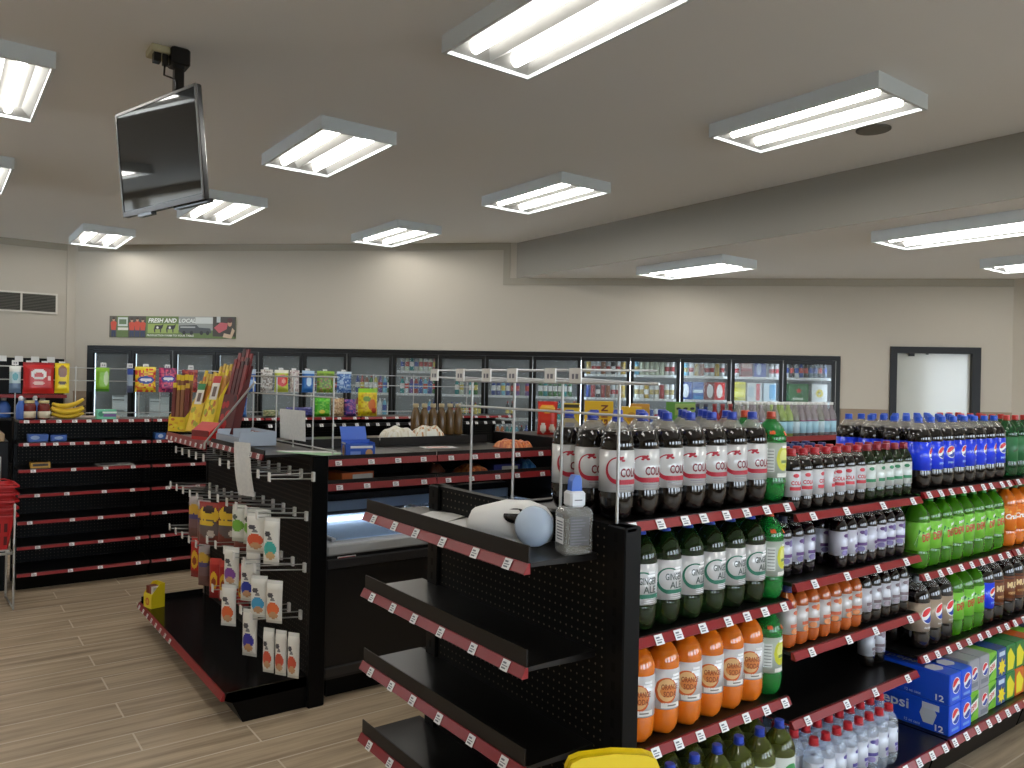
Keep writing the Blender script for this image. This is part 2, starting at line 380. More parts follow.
B_crush=make_bottle('orange_crush_bottle'.replace('crush','pop'),'bottle','orange',PROF2,.25,(40,120,60),LZ2,lab_crush)
B_mug=make_bottle('root_beer_bottle','bottle','cola',PROF2,.250,(150,30,30),LZ2,lab_mug)
B_pale=make_bottle('pale_ginger_ale_bottle','bottle','green',PROF2,.9,(196,50,44),LZ2,lab_pale)
S_cola=make_bottle('small_cola_bottle','bottle','cola',PROF1,.180,RC,LZ1,lab_small((206,208,212),(196,44,58),'COLA'))
S_lime=make_bottle('small_ginger_ale_bottle','bottle','ginger',PROF1,.9,(150,44,56),LZ1,lab_small((206,214,210),(40,130,84),''))
S_grape=make_bottle('small_grape_soda_bottle','bottle','dark',PROF1,.182,(40,40,70),LZ1,lab_small((200,202,216),(90,56,120),'',(120,110,160)))
S_tea=make_bottle('small_iced_tea_bottle','bottle','tea',PROF1,.180,(40,54,120),LZ1,lab_small((196,192,190),(190,92,60),'',(212,136,84)))
S_root=make_bottle('small_root_beer_bottle','bottle','cola',PROF1,.182,(34,50,110),LZ1,lab_small((196,198,206),(120,104,110),'',(150,140,150)))
S_water=make_bottle('small_water_bottle','bottle','water',PROF1,.9,(186,32,44),LZ1,lab_small((206,212,224),(88,80,150),'',(150,140,190)))
# ------------------------------------------------------------------ shelf fixtures
def price_tag_mesh(w=.034,h=.030):
    b=MB(); b.box(-w/2,w/2,-.0012,0,-h/2,h/2,WHITE)
    for (u0,u1,v0,v1) in ((-.35,.1,.12,.28),(-.35,.35,-.08,.0),(-.35,.2,-.34,-.2)): b.add([(u0*w,-.0016,v0*h),(u1*w,-.0016,v0*h),(u1*w,-.0016,v1*h),(u0*w,-.0016,v1*h)],[(0,1,2,3)],INK)
    return b.mesh('price_tag')
TAGM=price_tag_mesh(); TAGS=price_tag_mesh(.034,.024)
def shelf(parent, w, depth, z, n_tags, fence=0., strip_h=.026, name='shelf', thick=.012, skip=(), tilt=.35, strip=None, tags=None):
    """shelf part in its unit's own space: x along the front, front edge towards -y at y=-depth, back at y=0; deck surface at z"""
    b=MB(); t=.001
    b.prism([(0,z),(0,z-thick-.006),(-depth*.25,z-thick-.006),(-depth+.03,z-thick),(-depth,z-thick),(-depth,z),],'x',.006,w-.006,DECK)
    s=b.obj(name,parent)
    d=strip_h; y=-depth; zz=z-.002
    q=MB(); q.prism([(y,zz),(y,zz-d),(y-.010-d*tilt,zz-d),(y-.016-d*tilt*.6,zz-d*.9),(y-.008,zz)],'x',.010,w-.008,strip or RED); q.obj('price_strip',s)
    if fence:
        q=MB(); q.prism([(y,z-.004),(y-.004,z-.004),(y-.004,z+fence),(y,z+fence)],'x',.012,w-.012,FENCE); q.obj('fence',s)
    xs=tags if tags else [(i+.5+random.uniform(-.12,.12))/n_tags*w for i in range(n_tags)]
    for i,x in enumerate(xs):
        if i in skip: continue
        o=bpy.data.objects.new('price_tag',TAGM if d>.024 else TAGS); C.objects.link(o); o.parent=s
        # on the sloping front of the strip
        o.location=(x,y-.0135-d*tilt*.45,zz-d*.48); o.rotation_euler=(math.atan(-( .008+d*tilt*.6)/(d*.9)),0,0)
    return s
def upright(parent, x0,x1,y0,y1,z1, z0=0.):
    b=MB(); b.box(x0,x1,y0,y1,z0,z1,BLACK,.004)
    for k in range(int((z1-z0)/.05)):
        z=z0+.03+k*.05; b.add([(x0+(x1-x0)*.4,y0-.0004,z),(x0+(x1-x0)*.6,y0-.0004,z),(x0+(x1-x0)*.6,y0-.0004,z+.025),(x0+(x1-x0)*.4,y0-.0004,z+.025)],[(0,1,2,3)],BLACKM)
    return b.obj('upright_post',parent)
def base_deck(parent, w, depth, z=.14, n_tags=7, back=0., tags=None, strip_h=.028):
    s=shelf(parent,w,depth,z,n_tags,strip_h=strip_h,name='base_shelf',thick=.02,tags=tags)
    b=MB(); b.prism([(back,0),(back,z-.03),(-depth+.03,z-.03),(-depth+.08,0)],'x',.008,w-.008,BLACK); b.obj('kick_plate',parent)
    return s
# ------------------------------------------------------------------ the room
A2=Vector((1.806,13.60)); U=Vector((.7122,-.7020)); N=Vector((.7020,.7122)); RZW=math.atan2(U.y,U.x)
WALL=mat('warm_grey_wall',(190,183,170),.85); WAINS=mat('tan_wainscot',(150,131,110),.7); CEIL=mat('ceiling_paint',(232,233,234),.9)
CROWN=mat('crown_paint',(168,162,148),.8); FRM=mat('black_door_frame',(8,8,9),.4,spec=.3)
ZC=3.6; ZL=3.1; XS=6.65
b=MB(); b.box(-6,14,-4.2,16,-.1,0,floor_mat()); struct(b,'floor')
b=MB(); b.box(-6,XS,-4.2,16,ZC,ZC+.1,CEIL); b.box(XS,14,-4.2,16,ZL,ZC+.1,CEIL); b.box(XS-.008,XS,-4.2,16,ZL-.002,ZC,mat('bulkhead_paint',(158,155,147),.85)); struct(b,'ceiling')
b=MB(); b.box(-6.2,1.80,13.65,13.80,0,ZC,WALL); struct(b,'wall_left')
def wallbox(b,s0,s1,z0,z1,m,y0=0,y1=.12): b.box(s0,s1,y0,y1,z0,z1,m)
b=MB(); S0,S1=.19,11.19; D0,D1=11.82,12.94; SR=13.33; ZK=2.065; ZD=2.20
wallbox(b,-.05,S0,0,ZC,WALL); wallbox(b,S0,S1,ZK,ZC,WALL); wallbox(b,S1,D0,0,ZC,WALL); wallbox(b,D0,D1,ZD,ZC,WALL); wallbox(b,D1,SR+.1,0,ZC,WALL)
o=struct(b,'wall_back'); o.location=(A2.x,A2.y,0); o.rotation_euler=(0,0,RZW)
PC=A2+U*SR
b=MB(); b.box(PC.x,PC.x+.15,-4.2,PC.y+.02,0,ZC,WALL); struct(b,'wall_right')
b=MB(); b.box(-4.2,-4,-4.2,8.6,0,ZC,WALL); b.box(-4.2,-4,8.6,12.6,0,2.5,WALL); b.box(-4.2,-4,8.6,12.6,3.5,ZC,WALL); b.box(-4.2,-4,12.6,13.8,0,ZC,WALL); b.box(-4.2,-4,10.5,10.62,2.5,3.5,WALL); struct(b,'wall_side')  # unseen wall, its high opening shaped to reflect brightly in the television screen
# shop-front behind the camera: piers, sill and head around wide windows
b=MB(); b.box(-6.2,11.5,-4.2,-4.0,0,.6,WALL); b.box(-6.2,11.5,-4.2,-4.0,2.5,ZC,WALL)
for x0,x1 in ((-6.2,-1.2),(-.2,.8),(2.2,3.4),(5.0,6.4),(8.0,9.4),(11.0,11.5)): b.box(x0,x1,-4.2,-4.0,.6,2.5,WALL)
struct(b,'wall_front')
b=MB(); b.box(-24,20,-24,16,-.14,-.11,mat('added_ground_grey',(150,148,142),.9)); struct(b,'ground')  # unseen ground, added to cut the sky light coming from below
# wainscot boards and crown band
for i,(s0,s1) in enumerate(((-.04,S0-.01),(S1+.01,D0-.01),(D1+.01,SR))):
    b=MB(); b.box(s0,s1,-.012,0,0,1.34,WAINS); b.box(s0,s1,-.02,0,1.335,1.36,WAINS); o=struct(b,'trim_%d'%(i+1)); o.location=(A2.x,A2.y,0); o.rotation_euler=(0,0,RZW)
b=MB(); b.box(-6,1.79,13.638,13.65,0,1.34,WAINS); b.box(-6,1.79,13.63,13.65,1.335,1.36,WAINS); struct(b,'trim_4')
b=MB(); b.box(-6,1.70,13.635,13.65,ZC-.10,ZC,CROWN); b.box(1.66,1.78,13.62,13.65,0,ZC,WALL); struct(b,'trim_5')
b=MB(); se=6.70; b.box(.0,se,-.015,0,ZC-.10,ZC,CROWN); b.box(se-.1,se,-.015,0,ZL-.1,ZC-.1,CROWN); b.box(se,SR,-.015,0,ZL-.10,ZL,CROWN); o=struct(b,'trim_6'); o.location=(A2.x,A2.y,0); o.rotation_euler=(0,0,RZW)
# ------------------------------------------------------------------ ceiling lights
LB=mat('fixture_white',(214,222,226),.45); REF=mat('fixture_reflector',(128,128,125),.4); TUBE=mat('fluorescent_tube',(255,252,246),.5,emit=21.)
def make_light():
    t=thing('ceiling_light','x','ceiling light'); w,l,h=.635,1.32,.105; W,L2=w/2,l/2
    b=MB()
    for (x0,x1,y0,y1) in ((-W,-W+.022,-L2,L2),(W-.022,W,-L2,L2),(-W+.022,W-.022,-L2,-L2+.022),(-W+.022,W-.022,L2-.022,L2)): b.box(x0,x1,y0,y1,0,h,LB)
    b.obj('housing',t)
    b=MB(); X,Y=W-.022,L2-.022                             # reflector: two troughs with sloped sides
    prof=[(-X,.012),(-X*.78,.055),(-X*.22,.055),(0,.018),(X*.22,.055),(X*.78,.055),(X,.012)]
    vs=[(x,y,z+.01) for y in (-Y,Y) for x,z in prof]; b.add(vs,[(i,i+1,8+i,7+i) for i in range(6)],REF)
    for s in (-1,1): b.add([(-X,s*Y,.022),(X,s*Y,.022),(X,s*(Y-.09),.064),(-X,s*(Y-.09),.064)],[(0,1,2,3)],REF)
    b.obj('reflector',t)
    for s in (-1,1):
        b=MB(); b.rod((s*X*.5,-Y+.07,.040),(s*X*.5,Y-.07,.040),.027,TUBE,10); b.obj('light_tube',t)
    return t
K_light=Kind(make_light)
rows={0:(-.48+1.27/2),1:2.57+.635,2:5.61+.635,3:8.58+.635,4:11.62+.635}
LX=[.28,2.65,5.02]
LT=[(0,2,'white ceiling light cut off at the edge beside the hanging television'),(0,3,'white ceiling light just peeping in above the food wall'),
 (1,1,'white twin-tube ceiling light, biggest, at the top of the view'),(1,2,'white twin-tube ceiling light between the television and the middle of the ceiling'),(1,3,'white twin-tube ceiling light just behind the lower corner of the television'),
 (1,4,'smallest ceiling light above the picture banner by the wall corner',),(2,1,'white ceiling light beside the round grey ceiling speaker'),(2,2,'white ceiling light near the start of the dropped ceiling edge'),(2,3,'white ceiling light by the wall over the middle cooler doors')]
for cx,ry,lab in LT:
    x=LX[cx]-(.75 if (cx,ry)==(1,4) else .12 if (cx,ry)==(2,3) else 0)
    K_light.put((x,rows[ry],ZC-.105),0,lab,'surface ceiling lights')
for x,ry,lab in ((7.38,1,'long ceiling light on the dropped ceiling above the blue-label colas'),(7.38,2,'ceiling light on the dropped ceiling over the far cooler doors'),(9.69,1,'ceiling light on the dropped ceiling above the glass entrance door')):
    K_light.put((x,rows[ry],ZL-.105),0,lab,'surface ceiling lights')
for x,ry,z in ((LX[0],1,ZC),(LX[0],0,ZC),(LX[1],0,ZC),(LX[2],0,ZC),(-2.1,1,ZC),(-2.1,2,ZC),(-2.1,3,ZC)):  # unseen lights, added to brighten the whole room
    K_light.put((x,rows[ry],z-.105),0,'unseen twin-tube ceiling light added for overall brightness','surface ceiling lights')
b=MB(); b.lathe([(0,.0),(.10,.0),(.125,.004),(.125,.012),(0,.012)],mat('speaker_grille',(112,110,104),.7),24)
o=b.obj('ceiling_speaker',None,(5.74,3.14,ZC-.0125)); tag(o,'round grey speaker grille flush in the ceiling','speaker')
# ------------------------------------------------------------------ television on its ceiling arm
TVB=mat('television_black',(12,12,13),.25); SCR=mat('television_screen',(7,8,8),.04,spec=.8); TVG=mat('television_bezel_grey',(70,68,66),.35,.4)
t=thing('hanging_television','black flat-screen television hanging from the ceiling on an arm','television')
th=math.radians(195.7); nn=Vector((math.cos(th),math.sin(th),0)); m0=Vector((1.189,5.061,0)); hx=Vector((-nn.y,nn.x,0))   # hx: to the viewer's right
cen=m0+nn*.12; tilt=math.radians(5.8)
Mx=Matrix((( hx.x,-nn.x,0,cen.x+ .5*0),(hx.y,-nn.y,0,cen.y),(0,0,1,0),(0,0,0,1)))
# local frame: x right seen from the front, y away from the viewer, z up
W2,HT=.465,.64; zc=2.93; xo=0.
R=Matrix.Translation((xo,0,zc)) @ Matrix.Rotation(tilt,4,'X')
def tvobj(b,nm,par): b.tf(Mx @ R); return b.obj(nm,par)
b=MB(); b.box(-W2,W2,.0,.035,-HT/2,HT/2,TVB,.006); b.box(-W2*.6,W2*.6,.035,.075,-HT/2+.05,HT/2-.15,TVB,.01); body=tvobj(b,'television_body',t)
b=MB(); b.add([(-W2+.018,-.002,-HT/2+.035),(W2-.018,-.002,-HT/2+.035),(W2-.018,-.002,HT/2-.018),(-W2+.018,-.002,HT/2-.018)],[(0,1,2,3)],SCR); tvobj(b,'screen',t)
b=MB()
for (x0,x1,z0,z1) in ((-W2,W2,HT/2-.014,HT/2),(-W2,-W2+.014,-HT/2,HT/2),(W2-.014,W2,-HT/2,HT/2),(-W2,W2,-HT/2,-HT/2+.030)): b.box(x0,x1,-.006,.001,z0,z1,TVG)
tvobj(b,'bezel',t)
b=MB(); b.box(-.28,-.12,-.004,.03,-HT/2-.018,-HT/2,TVB); tvobj(b,'sensor_strip',t)
b=MB(); b.box(.1,.46,.02,.06,-HT/2-.014,-HT/2+.01,TVB); tvobj(b,'lower_module',t)
b=MB(); b.box(m0.x-.028,m0.x+.028,m0.y-.028,m0.y+.028,2.75,3.50,TVB,.004); b.box(m0.x-.06,m0.x+.06,m0.y-.06,m0.y+.06,2.80,3.05,TVB,.006); b.obj('mount_pole',t)
b=MB(); b.box(m0.x-.055,m0.x+.055,m0.y-.06,m0.y+.06,3.49,3.598,TVB,.01); b.obj('ceiling_bracket',t)
b=MB(); b.box(m0.x-.16,m0.x-.05,m0.y-.02,m0.y+.14,3.555,3.598,mat('junction_box_beige',(176,170,138),.6),.006); b.box(m0.x-.14,m0.x-.10,m0.y,m0.y+.05,3.50,3.555,TVB); b.box(m0.x-.09,m0.x-.06,m0.y+.0,m0.y+.03,3.49,3.555,TVB); b.obj('outlet_box',t)
b=MB(); b.tube([(m0.x-.075,m0.y+.015,3.50),(m0.x-.08,m0.y+.01,3.43),(m0.x-.04,m0.y-.0,3.42),(m0.x-.02,m0.y-.03,3.40),(m0.x-.02,m0.y-.035,3.2)],.006,TVB,6); b.obj('power_cord',t)
# ------------------------------------------------------------------ wall vent, banner
t=thing('wall_vent','white-framed double air vent high on the wall by the corner','vent'); VF=mat('vent_frame_white',(214,210,200),.5)
b=MB(); y=13.64
for (x0,x1,z0,z1) in ((.20,1.54,2.80,2.825),(.20,1.54,2.52,2.545),(.20,.225,2.545,2.80),(1.515,1.54,2.545,2.80),(1.06,1.085,2.545,2.80)): b.box(x0,x1,y-.025,y+.009,z0,z1,VF)
b.obj('vent_frame',t)
b=MB(); b.box(.225,1.06,y,y+.008,2.545,2.80,mat('vent_dark',(70,68,62),.7)); b.box(1.085,1.515,y,y+.008,2.545,2.80,mat('vent_dark',(70,68,62),.7)); b.obj('vent_back',t)
b=MB()
for k in range(11):
    z=2.556+.0225*k
    for (x0,x1) in ((.225,1.06),(1.085,1.515)): b.prism([(y-.018,z),(y-.016,z),(y,z+.012),(y-.002,z+.012)],'x',x0,x1,mat('vent_slat',(118,116,108),.6))
b.obj('vent_slat',t)
# banner, seen from the front: u along the wall
b=MB(); Tb=lambda u,v,l:(u,-.012-l,v)
s0,s1,z0,z1=.545,2.585,2.19,2.515; P=pm
b.box(s0,s1,-.012,-.0,z0,z1,P((96,118,60)))
rect(b,s0,s0+.12,z0,z1,P((88,84,66)),Tb,.001,1); rect(b,s0+.14,s0+.30,z0+.17,z1-.02,P((206,214,206)),Tb,.001,1); rect(b,s0+.16,s0+.28,z0+.2,z1-.05,P((96,120,84)),Tb,.0015,1)
rect(b,s0+.14,s0+.31,z0+.11,z0+.15,P((226,222,210)),Tb,.001,1); rect(b,s0+.31,s0+.6,z0,z1,P((70,66,54)),Tb,.001,1)
rect(b,s0+1.13,s1,z0+.12,z1,P((150,154,150)),Tb,.001,1); rect(b,s0+1.40,s0+1.68,z0+.22,z1-.01,P((206,210,208)),Tb,.0012,1); rect(b,s0+1.68,s1,z0+.03,z1,P((60,52,40)),Tb,.0011,1)
rect(b,s0+1.74,s0+1.80,z0+.24,z1,P((190,196,196)),Tb,.0013,1)
def figure(u,h,shirt,w=.05,lean=0.):
    ell(b,u+lean*.6,z0+h-.03,.022,.028,P((196,150,120)),Tb,.003,8); ell(b,u+lean*.6,z0+h-.012,.023,.016,P((60,40,28)),Tb,.0032,8)
    b.flat([[(u-w*.7,z0+.11),(u+w*.7,z0+.11),(u+w+lean*.5,z0+h-.075),(u+w*.5+lean*.6,z0+h-.055),(u-w*.5+lean*.6,z0+h-.055),(u-w+lean*.5,z0+h-.075)]],.002,P(shirt),Tb)
    b.flat([[(u-w*.7,z0+.01),(u-w*.1,z0+.01),(u,z0+.08),(u+w*.1,z0+.01),(u+w*.7,z0+.01),(u+w*.7,z0+.115),(u-w*.7,z0+.115)]],.0018,P((46,54,84)),Tb)
for u,h in ((.07,.30),(.37,.29),(.46,.30),(.55,.29)): figure(s0+u,h,(206,72,42))
b.flat([[(s0+1.14,z0+.10),(s0+1.14,z0+.19),(s0+1.42,z0+.20),(s0+1.46,z0+.16),(s0+1.64,z0+.15),(s0+1.66,z0+.08),(s0+1.2,z0+.07)]],.002,P((66,70,72)),Tb)
for u in (1.22,1.34,1.50,1.60): ell(b,s0+u,z0+.08,.028,.03,P((28,28,28)),Tb,.0025,8)
rect(b,s0+1.16,s0+1.40,z0+.155,z0+.175,P((176,180,180)),Tb,.0025,1)
for u in (.80,1.0):
    b.flat([[(s0+u-.07,z0+.13),(s0+u-.05,z0+.19),(s0+u+.05,z0+.19),(s0+u+.09,z0+.21),(s0+u+.07,z0+.15),(s0+u+.05,z0+.13),(s0+u+.05,z0+.08),(s0+u+.035,z0+.08),(s0+u+.03,z0+.13),(s0+u-.045,z0+.13),(s0+u-.045,z0+.08),(s0+u-.06,z0+.08)]],.002,P((30,28,26)),Tb)
    ell(b,s0+u-.01,z0+.155,.02,.018,P((226,226,220)),Tb,.0025,8)
rect(b,s0+.63,s0+1.13,z0+.07,z0+.21,P((150,170,84)),Tb,.0008,1)
b.flat([[(s0+1.70,z0+.16),(s0+1.80,z0+.24),(s0+1.92,z0+.23),(s0+1.90,z0+.14),(s0+1.78,z0+.08)]],.002,P((196,90,96)),Tb); ell(b,s0+1.95,z0+.23,.035,.05,P((196,150,120)),Tb,.0025); ell(b,s0+1.95,z0+.27,.045,.035,P((70,30,24)),Tb,.003)
b.flat([[(s0+1.84,z0+.02),(s0+1.98,z0+.0),(s0+2.03,z0+.12),(s0+1.99,z0+.16),(s0+1.96,z0+.06),(s0+1.86,z0+.08)]],.0026,P((206,180,150)),Tb)
put_text(b,'FRESH AND',s0+.87,z0+.262,.068,P((244,246,240)),Tb,.004,.46,0,.2,.03); put_text(b,'LOCAL',s0+1.27,z0+.262,.062,P((232,236,232)),Tb,.004,.27,0,.2,.02)
put_text(b,'PRODUCTION FARM TO YOUR TABLE',s0+1.0,z0+.036,.03,P((236,240,226)),Tb,.004,.76)
o=b.obj('wall_banner',None,(A2.x,A2.y,0),RZW); tag(o,'long colourful FRESH AND LOCAL picture banner above the cooler doors','banner')
# ------------------------------------------------------------------ glass entrance door
b=MB(); fx=.085
b.box(D0,D0+fx,-.03,.10,0,ZD,FRM); b.box(D1-fx-.02,D1,-.03,.10,0,ZD,FRM); b.box(D0+fx,D1-fx-.02,-.03,.10,ZD-.085,ZD,FRM)
d=struct(b,'door_1'); d.location=(A2.x,A2.y,0); d.rotation_euler=(0,0,RZW)
GL=mat('clear_glass',(235,240,240),.02,alpha=.06,ior=1.28)
b=MB(); b.box(D0+fx,D1-fx-.02,.04,.048,.1,ZD-.085,mat('frosted_door_glass',(206,208,200),.12,alpha=.80)); b.obj('glass',d)
b=MB(); b.box(D0+fx,D1-fx-.02,.03,.06,0,.1,FRM); b.obj('bottom_rail',d)
b=MB(); b.box(D0+.24,D0+.31,.0,.038,ZD-.125,ZD-.086,FRM); b.box(D0+.46,D0+.49,.02,.038,ZD-.10,ZD-.086,FRM); b.obj('door_closer',d)
b=MB(); b.box(D0-.3,D1+.3,.9,.95,0,2.6,mat('vestibule_wall',(150,150,144),.8)); o=struct(b,'wall_vestibule'); o.location=(A2.x,A2.y,0); o.rotation_euler=(0,0,RZW)
# ------------------------------------------------------------------ reach-in cooler let into the back wall
ck=thing('reach_in_cooler','long black-framed glass-door cooler let into the back wall','cooler',(A2.x,A2.y,0),RZW)
CF=mat('cooler_black_frame',(7,8,8),.4,spec=.3); CIN=mat('cooler_liner',(150,156,160),.5); CSH=mat('cooler_shelf_white',(222,226,228),.4); ALU=mat('aluminium_edge',(150,150,146),.35,.5)
b=MB(); y0,y1=-.022,.05
b.box(S0,S1,y0,y1,2.0,2.06,CF); b.box(S0,S0+.06,y0,y1,.1,2.0,CF); b.box(S1-.06,S1,y0,y1,.1,2.0,CF); b.box(S0,S1,y0,y1,0,.1,CF); b.obj('outer_frame',ck)
b=MB(); b.box(S0,S1,.95,1.0,0,2.25,CIN); b.box(S0-.03,S0,.13,1.0,0,2.25,CIN); b.box(S1,S1+.03,.13,1.0,0,2.25,CIN); b.box(S0,S1,.13,1.0,2.2,2.25,CIN); b.box(S0,S1,.06,1.0,-.02,.0,CIN); b.obj('cooler_liner',ck)
DW=(S1-S0-.12)/16
SHZ=(.42,.76,1.10,1.43,1.76)
dimdoors=6
for i in range(16):
    a=S0+.06+i*DW; c=a+DW
    d=MB(); st=.048
    d.box(a+.004,a+st,-.035,.012,.11,1.995,CF); d.box(c-st,c-.004,-.035,.012,.11,1.995,CF); d.box(a+st,c-st,-.035,.012,1.945,1.995,CF); d.box(a+st,c-st,-.035,.012,.11,.19,CF)
    dr=d.obj('door',ck)
    g=MB(); g.box(a+st,c-st,-.012,-.006,.19,1.945,GL); g.obj('glass',dr)
    g=MB(); g.box(a+.010,a+.026,-.062,-.046,.75,1.35,CF); g.box(a+.012,a+.024,-.047,-.034,.77,.80,CF); g.box(a+.012,a+.024,-.047,-.034,1.30,1.33,CF); g.obj('handle',dr)
    if i%2==1 or i>8:
        g=MB(); g.box(c-.006,c-.001,-.038,.0,.11,1.995,ALU); g.obj('edge_strip',dr)
for i in range(17):                                      # mullion lamps
    s=S0+.06+i*DW
    b=MB(); b.box(s-.012,s+.012,.07,.085,.2,1.95,mat('cooler_lamp_%d'%(0 if i>=11 else 1 if i>=6 else 2),(226,240,255),.5,emit=11. if i>=11 else 2.2 if i>=5 else 2.0)); b.obj('light_tube',ck)
# shelves actually seen: (door, heights)
EMPTY={0:(),1:(),2:(),3:()}
for i in range(16):
    a=S0+.06+i*DW+.03; c=a+DW-.06
    hs=SHZ if i>=4 else (1.0,)
    for z in hs:
        if i in (10,) and z>1.7: continue
        if i in (4,5,6,8,9) and z>1.7: continue
        q=MB(); q.box(a,c,.12,.62,z-.012,z,CSH); q.box(a,c,.112,.12,z-.028,z+.006,CSH); sh=q.obj('shelf',ck)
        for k in range(5): 
            o=bpy.data.objects.new('price_tag',TAGS); C.objects.link(o); o.parent=sh; o.location=(a+.06+k*.125,.111,z-.011); o.scale=(1.2,1,1.1)
# ---- goods inside: one small mesh per kind and colour
def can_mesh(col,h,r,top=(190,192,196),accent=None):
    b=MB(); m=pm(col,.3); t=pm(top,.3); ac=pm(accent,.3) if accent else m
    prof=[(r*.8,0),(r,.006),(r,h*.30),(r,h*.62),(r,h-.012),(r*.82,h),(0,h)]
    b.lathe(prof,m,10,mz=lambda z:t if z>h-.013 else ac if h*.3<z<h*.62 else m); return b.mesh('beverage_can')
def pet_mesh(col,h,r,cap,lab):
    b=MB(); m=pm(col,.15); cp=pm(cap,.3); lb=pm(lab,.35)
    prof=[(r*.8,0),(r,.01),(r,h*.3),(r*.97,h*.31),(r*.97,h*.62),(r,h*.63),(r*.9,h*.72),(r*.42,h*.87),(r*.36,h*.90),(r*.40,h*.91),(r*.40,h),(0,h)]
    b.lathe(prof,m,10,mz=lambda z:cp if z>h*.905 else lb if h*.305<z<h*.625 else m); return b.mesh('drink_bottle')
CN={(205,214,190):'pale green',(196,200,204):'silver',(230,232,232):'white',(40,70,150):'blue',(160,40,44):'red',(190,160,70):'gold',(36,36,44):'black',(150,90,60):'copper',(120,190,220):'sky blue',(60,120,70):'green',(200,110,50):'orange',(40,150,150):'teal',(120,80,150):'purple',(214,200,90):'yellow',(110,130,150):'steel blue',(214,150,150):'pink'}
NM={v:k for k,v in CN.items()}
_gm={}
SHN={1.76:'top shelf',1.43:'second shelf',1.10:'third shelf',.76:'fourth shelf',.42:'low shelf'}
def door_word(i): return ORD[15-i]+' cooler door from the entrance' if i>=8 else ORD[i]+' cooler door from the vent corner'
def stock(i,z,items,kind,h,r,y=.17,gap=None,start=0.):
    """items: colour names, evenly spread behind door i"""
    a=S0+.06+i*DW+.062+start; n=len(items); w=gap or (DW-.124)/max(n,1)
    for k,cn in enumerate(items):
        if cn is None: continue
        col=NM[cn]; key=(kind,cn,h)
        if key not in _gm:
            if kind=='can': _gm[key]=can_mesh(col,h,r,accent=random.choice([None,(235,235,235),(190,170,110),(180,40,50)]) )
            else: _gm[key]=pet_mesh(col,h,r,random.choice([(230,230,230),(180,40,40),(240,240,240),(40,60,150)]),random.choice([(230,230,230),(200,60,60),(60,90,180),(220,200,100)]))
        nm='beverage_can' if kind=='can' else 'drink_bottle'
        o=bpy.data.objects.new(nm,_gm[key]); C.objects.link(o); p=A2+U*(a+w*(k+.5))+N*y; o.location=(p.x,p.y,z+.0005); o.rotation_euler=(0,0,RZW+random.uniform(-.5,.5))
        tag(o,'%s %s, %s along the %s, %s'%(cn,'drink can' if kind=='can' else 'drink bottle',ORD[k],SHN[z],door_word(i)),'can' if kind=='can' else 'bottle','cans in the cooler' if kind=='can' else 'bottles in the cooler')
W_,S_,G_,B_,R_,K_,Y_='white','silver','pale green','blue','red','black','gold'
stock(11,1.76,[Y_,S_,S_,'copper',S_,K_,S_,Y_],'can',.19,.032); stock(11,1.43,[B_,R_,K_,R_,'copper',S_,W_,Y_],'can',.19,.032); stock(11,1.10,['yellow',Y_,Y_,'yellow',W_,'yellow',Y_,R_],'can',.19,.032)
stock(12,1.76,['sky blue',G_,G_,G_,G_,G_,W_,W_],'can',.20,.032); stock(12,1.43,[W_,W_,Y_,S_,W_,R_,W_,W_],'can',.21,.032); stock(12,1.10,[B_,'sky blue',B_,B_,S_,B_,G_,W_],'can',.19,.032)
stock(13,1.76,['sky blue',W_,Y_,'copper',S_,W_,Y_,S_],'can',.19,.032); stock(13,1.10,[K_,Y_,K_,K_,'copper',K_,Y_,S_],'can',.17,.032)
stock(14,1.76,[W_],'can',.19,.032,gap=.08); stock(14,1.76,[W_,S_],'can',.19,.031,gap=.066,start=.47); stock(14,1.10,[Y_,'copper',R_,Y_,W_,S_,K_,Y_],'can',.17,.032)
stock(15,1.76,[S_,K_,S_,B_,K_,'steel blue','steel blue',K_,'steel blue'],'pet',.22,.029)
stock(15,1.10,[W_,'green','green',K_,W_,S_,S_,W_],'pet',.22,.031)
stock(6,1.43,[B_,R_,'copper','green','yellow','purple','sky blue','green'],'pet',.25,.031); stock(6,1.10,[R_,None,'purple',R_,W_,W_,'sky blue',W_],'pet',.25,.031)
stock(7,1.43,['teal',S_,'purple',R_,B_,'sky blue',B_,'green'],'pet',.24,.031); stock(7,1.76,[S_,G_,'teal',S_,G_,W_,G_,'pink'],'pet',.22,.031)
stock(7,1.10,[None,None,None,None,None,None,'sky blue',B_],'pet',.25,.031)
stock(8,1.43,[None,None,'teal',G_,None,'teal','green',None],'pet',.23,.031); stock(8,1.10,[None,K_,K_,'green','green',K_,'yellow','green'],'pet',.22,.031)
stock(9,1.43,[B_,B_,'sky blue',B_,K_,'purple',None,'purple'],'pet',.23,.031); stock(9,.76,[K_,'orange','orange','teal','teal','sky blue',K_,B_],'pet',.25,.031); stock(9,1.10,[None,None,None,K_,K_,None,None,None],'pet',.25,.031)
stock(10,1.43,['green','teal','green','green','green','teal','green',None],'pet',.25,.033); stock(10,1.10,['green','green','teal','green','teal','green',None,'steel blue'],'pet',.27,.033)
stock(4,1.43,[None,None,None,None,'steel blue',None,K_,'steel blue'],'pet',.22,.031); stock(5,1.43,[K_,None,'steel blue',None,'steel blue',K_,None,None],'pet',.22,.031)
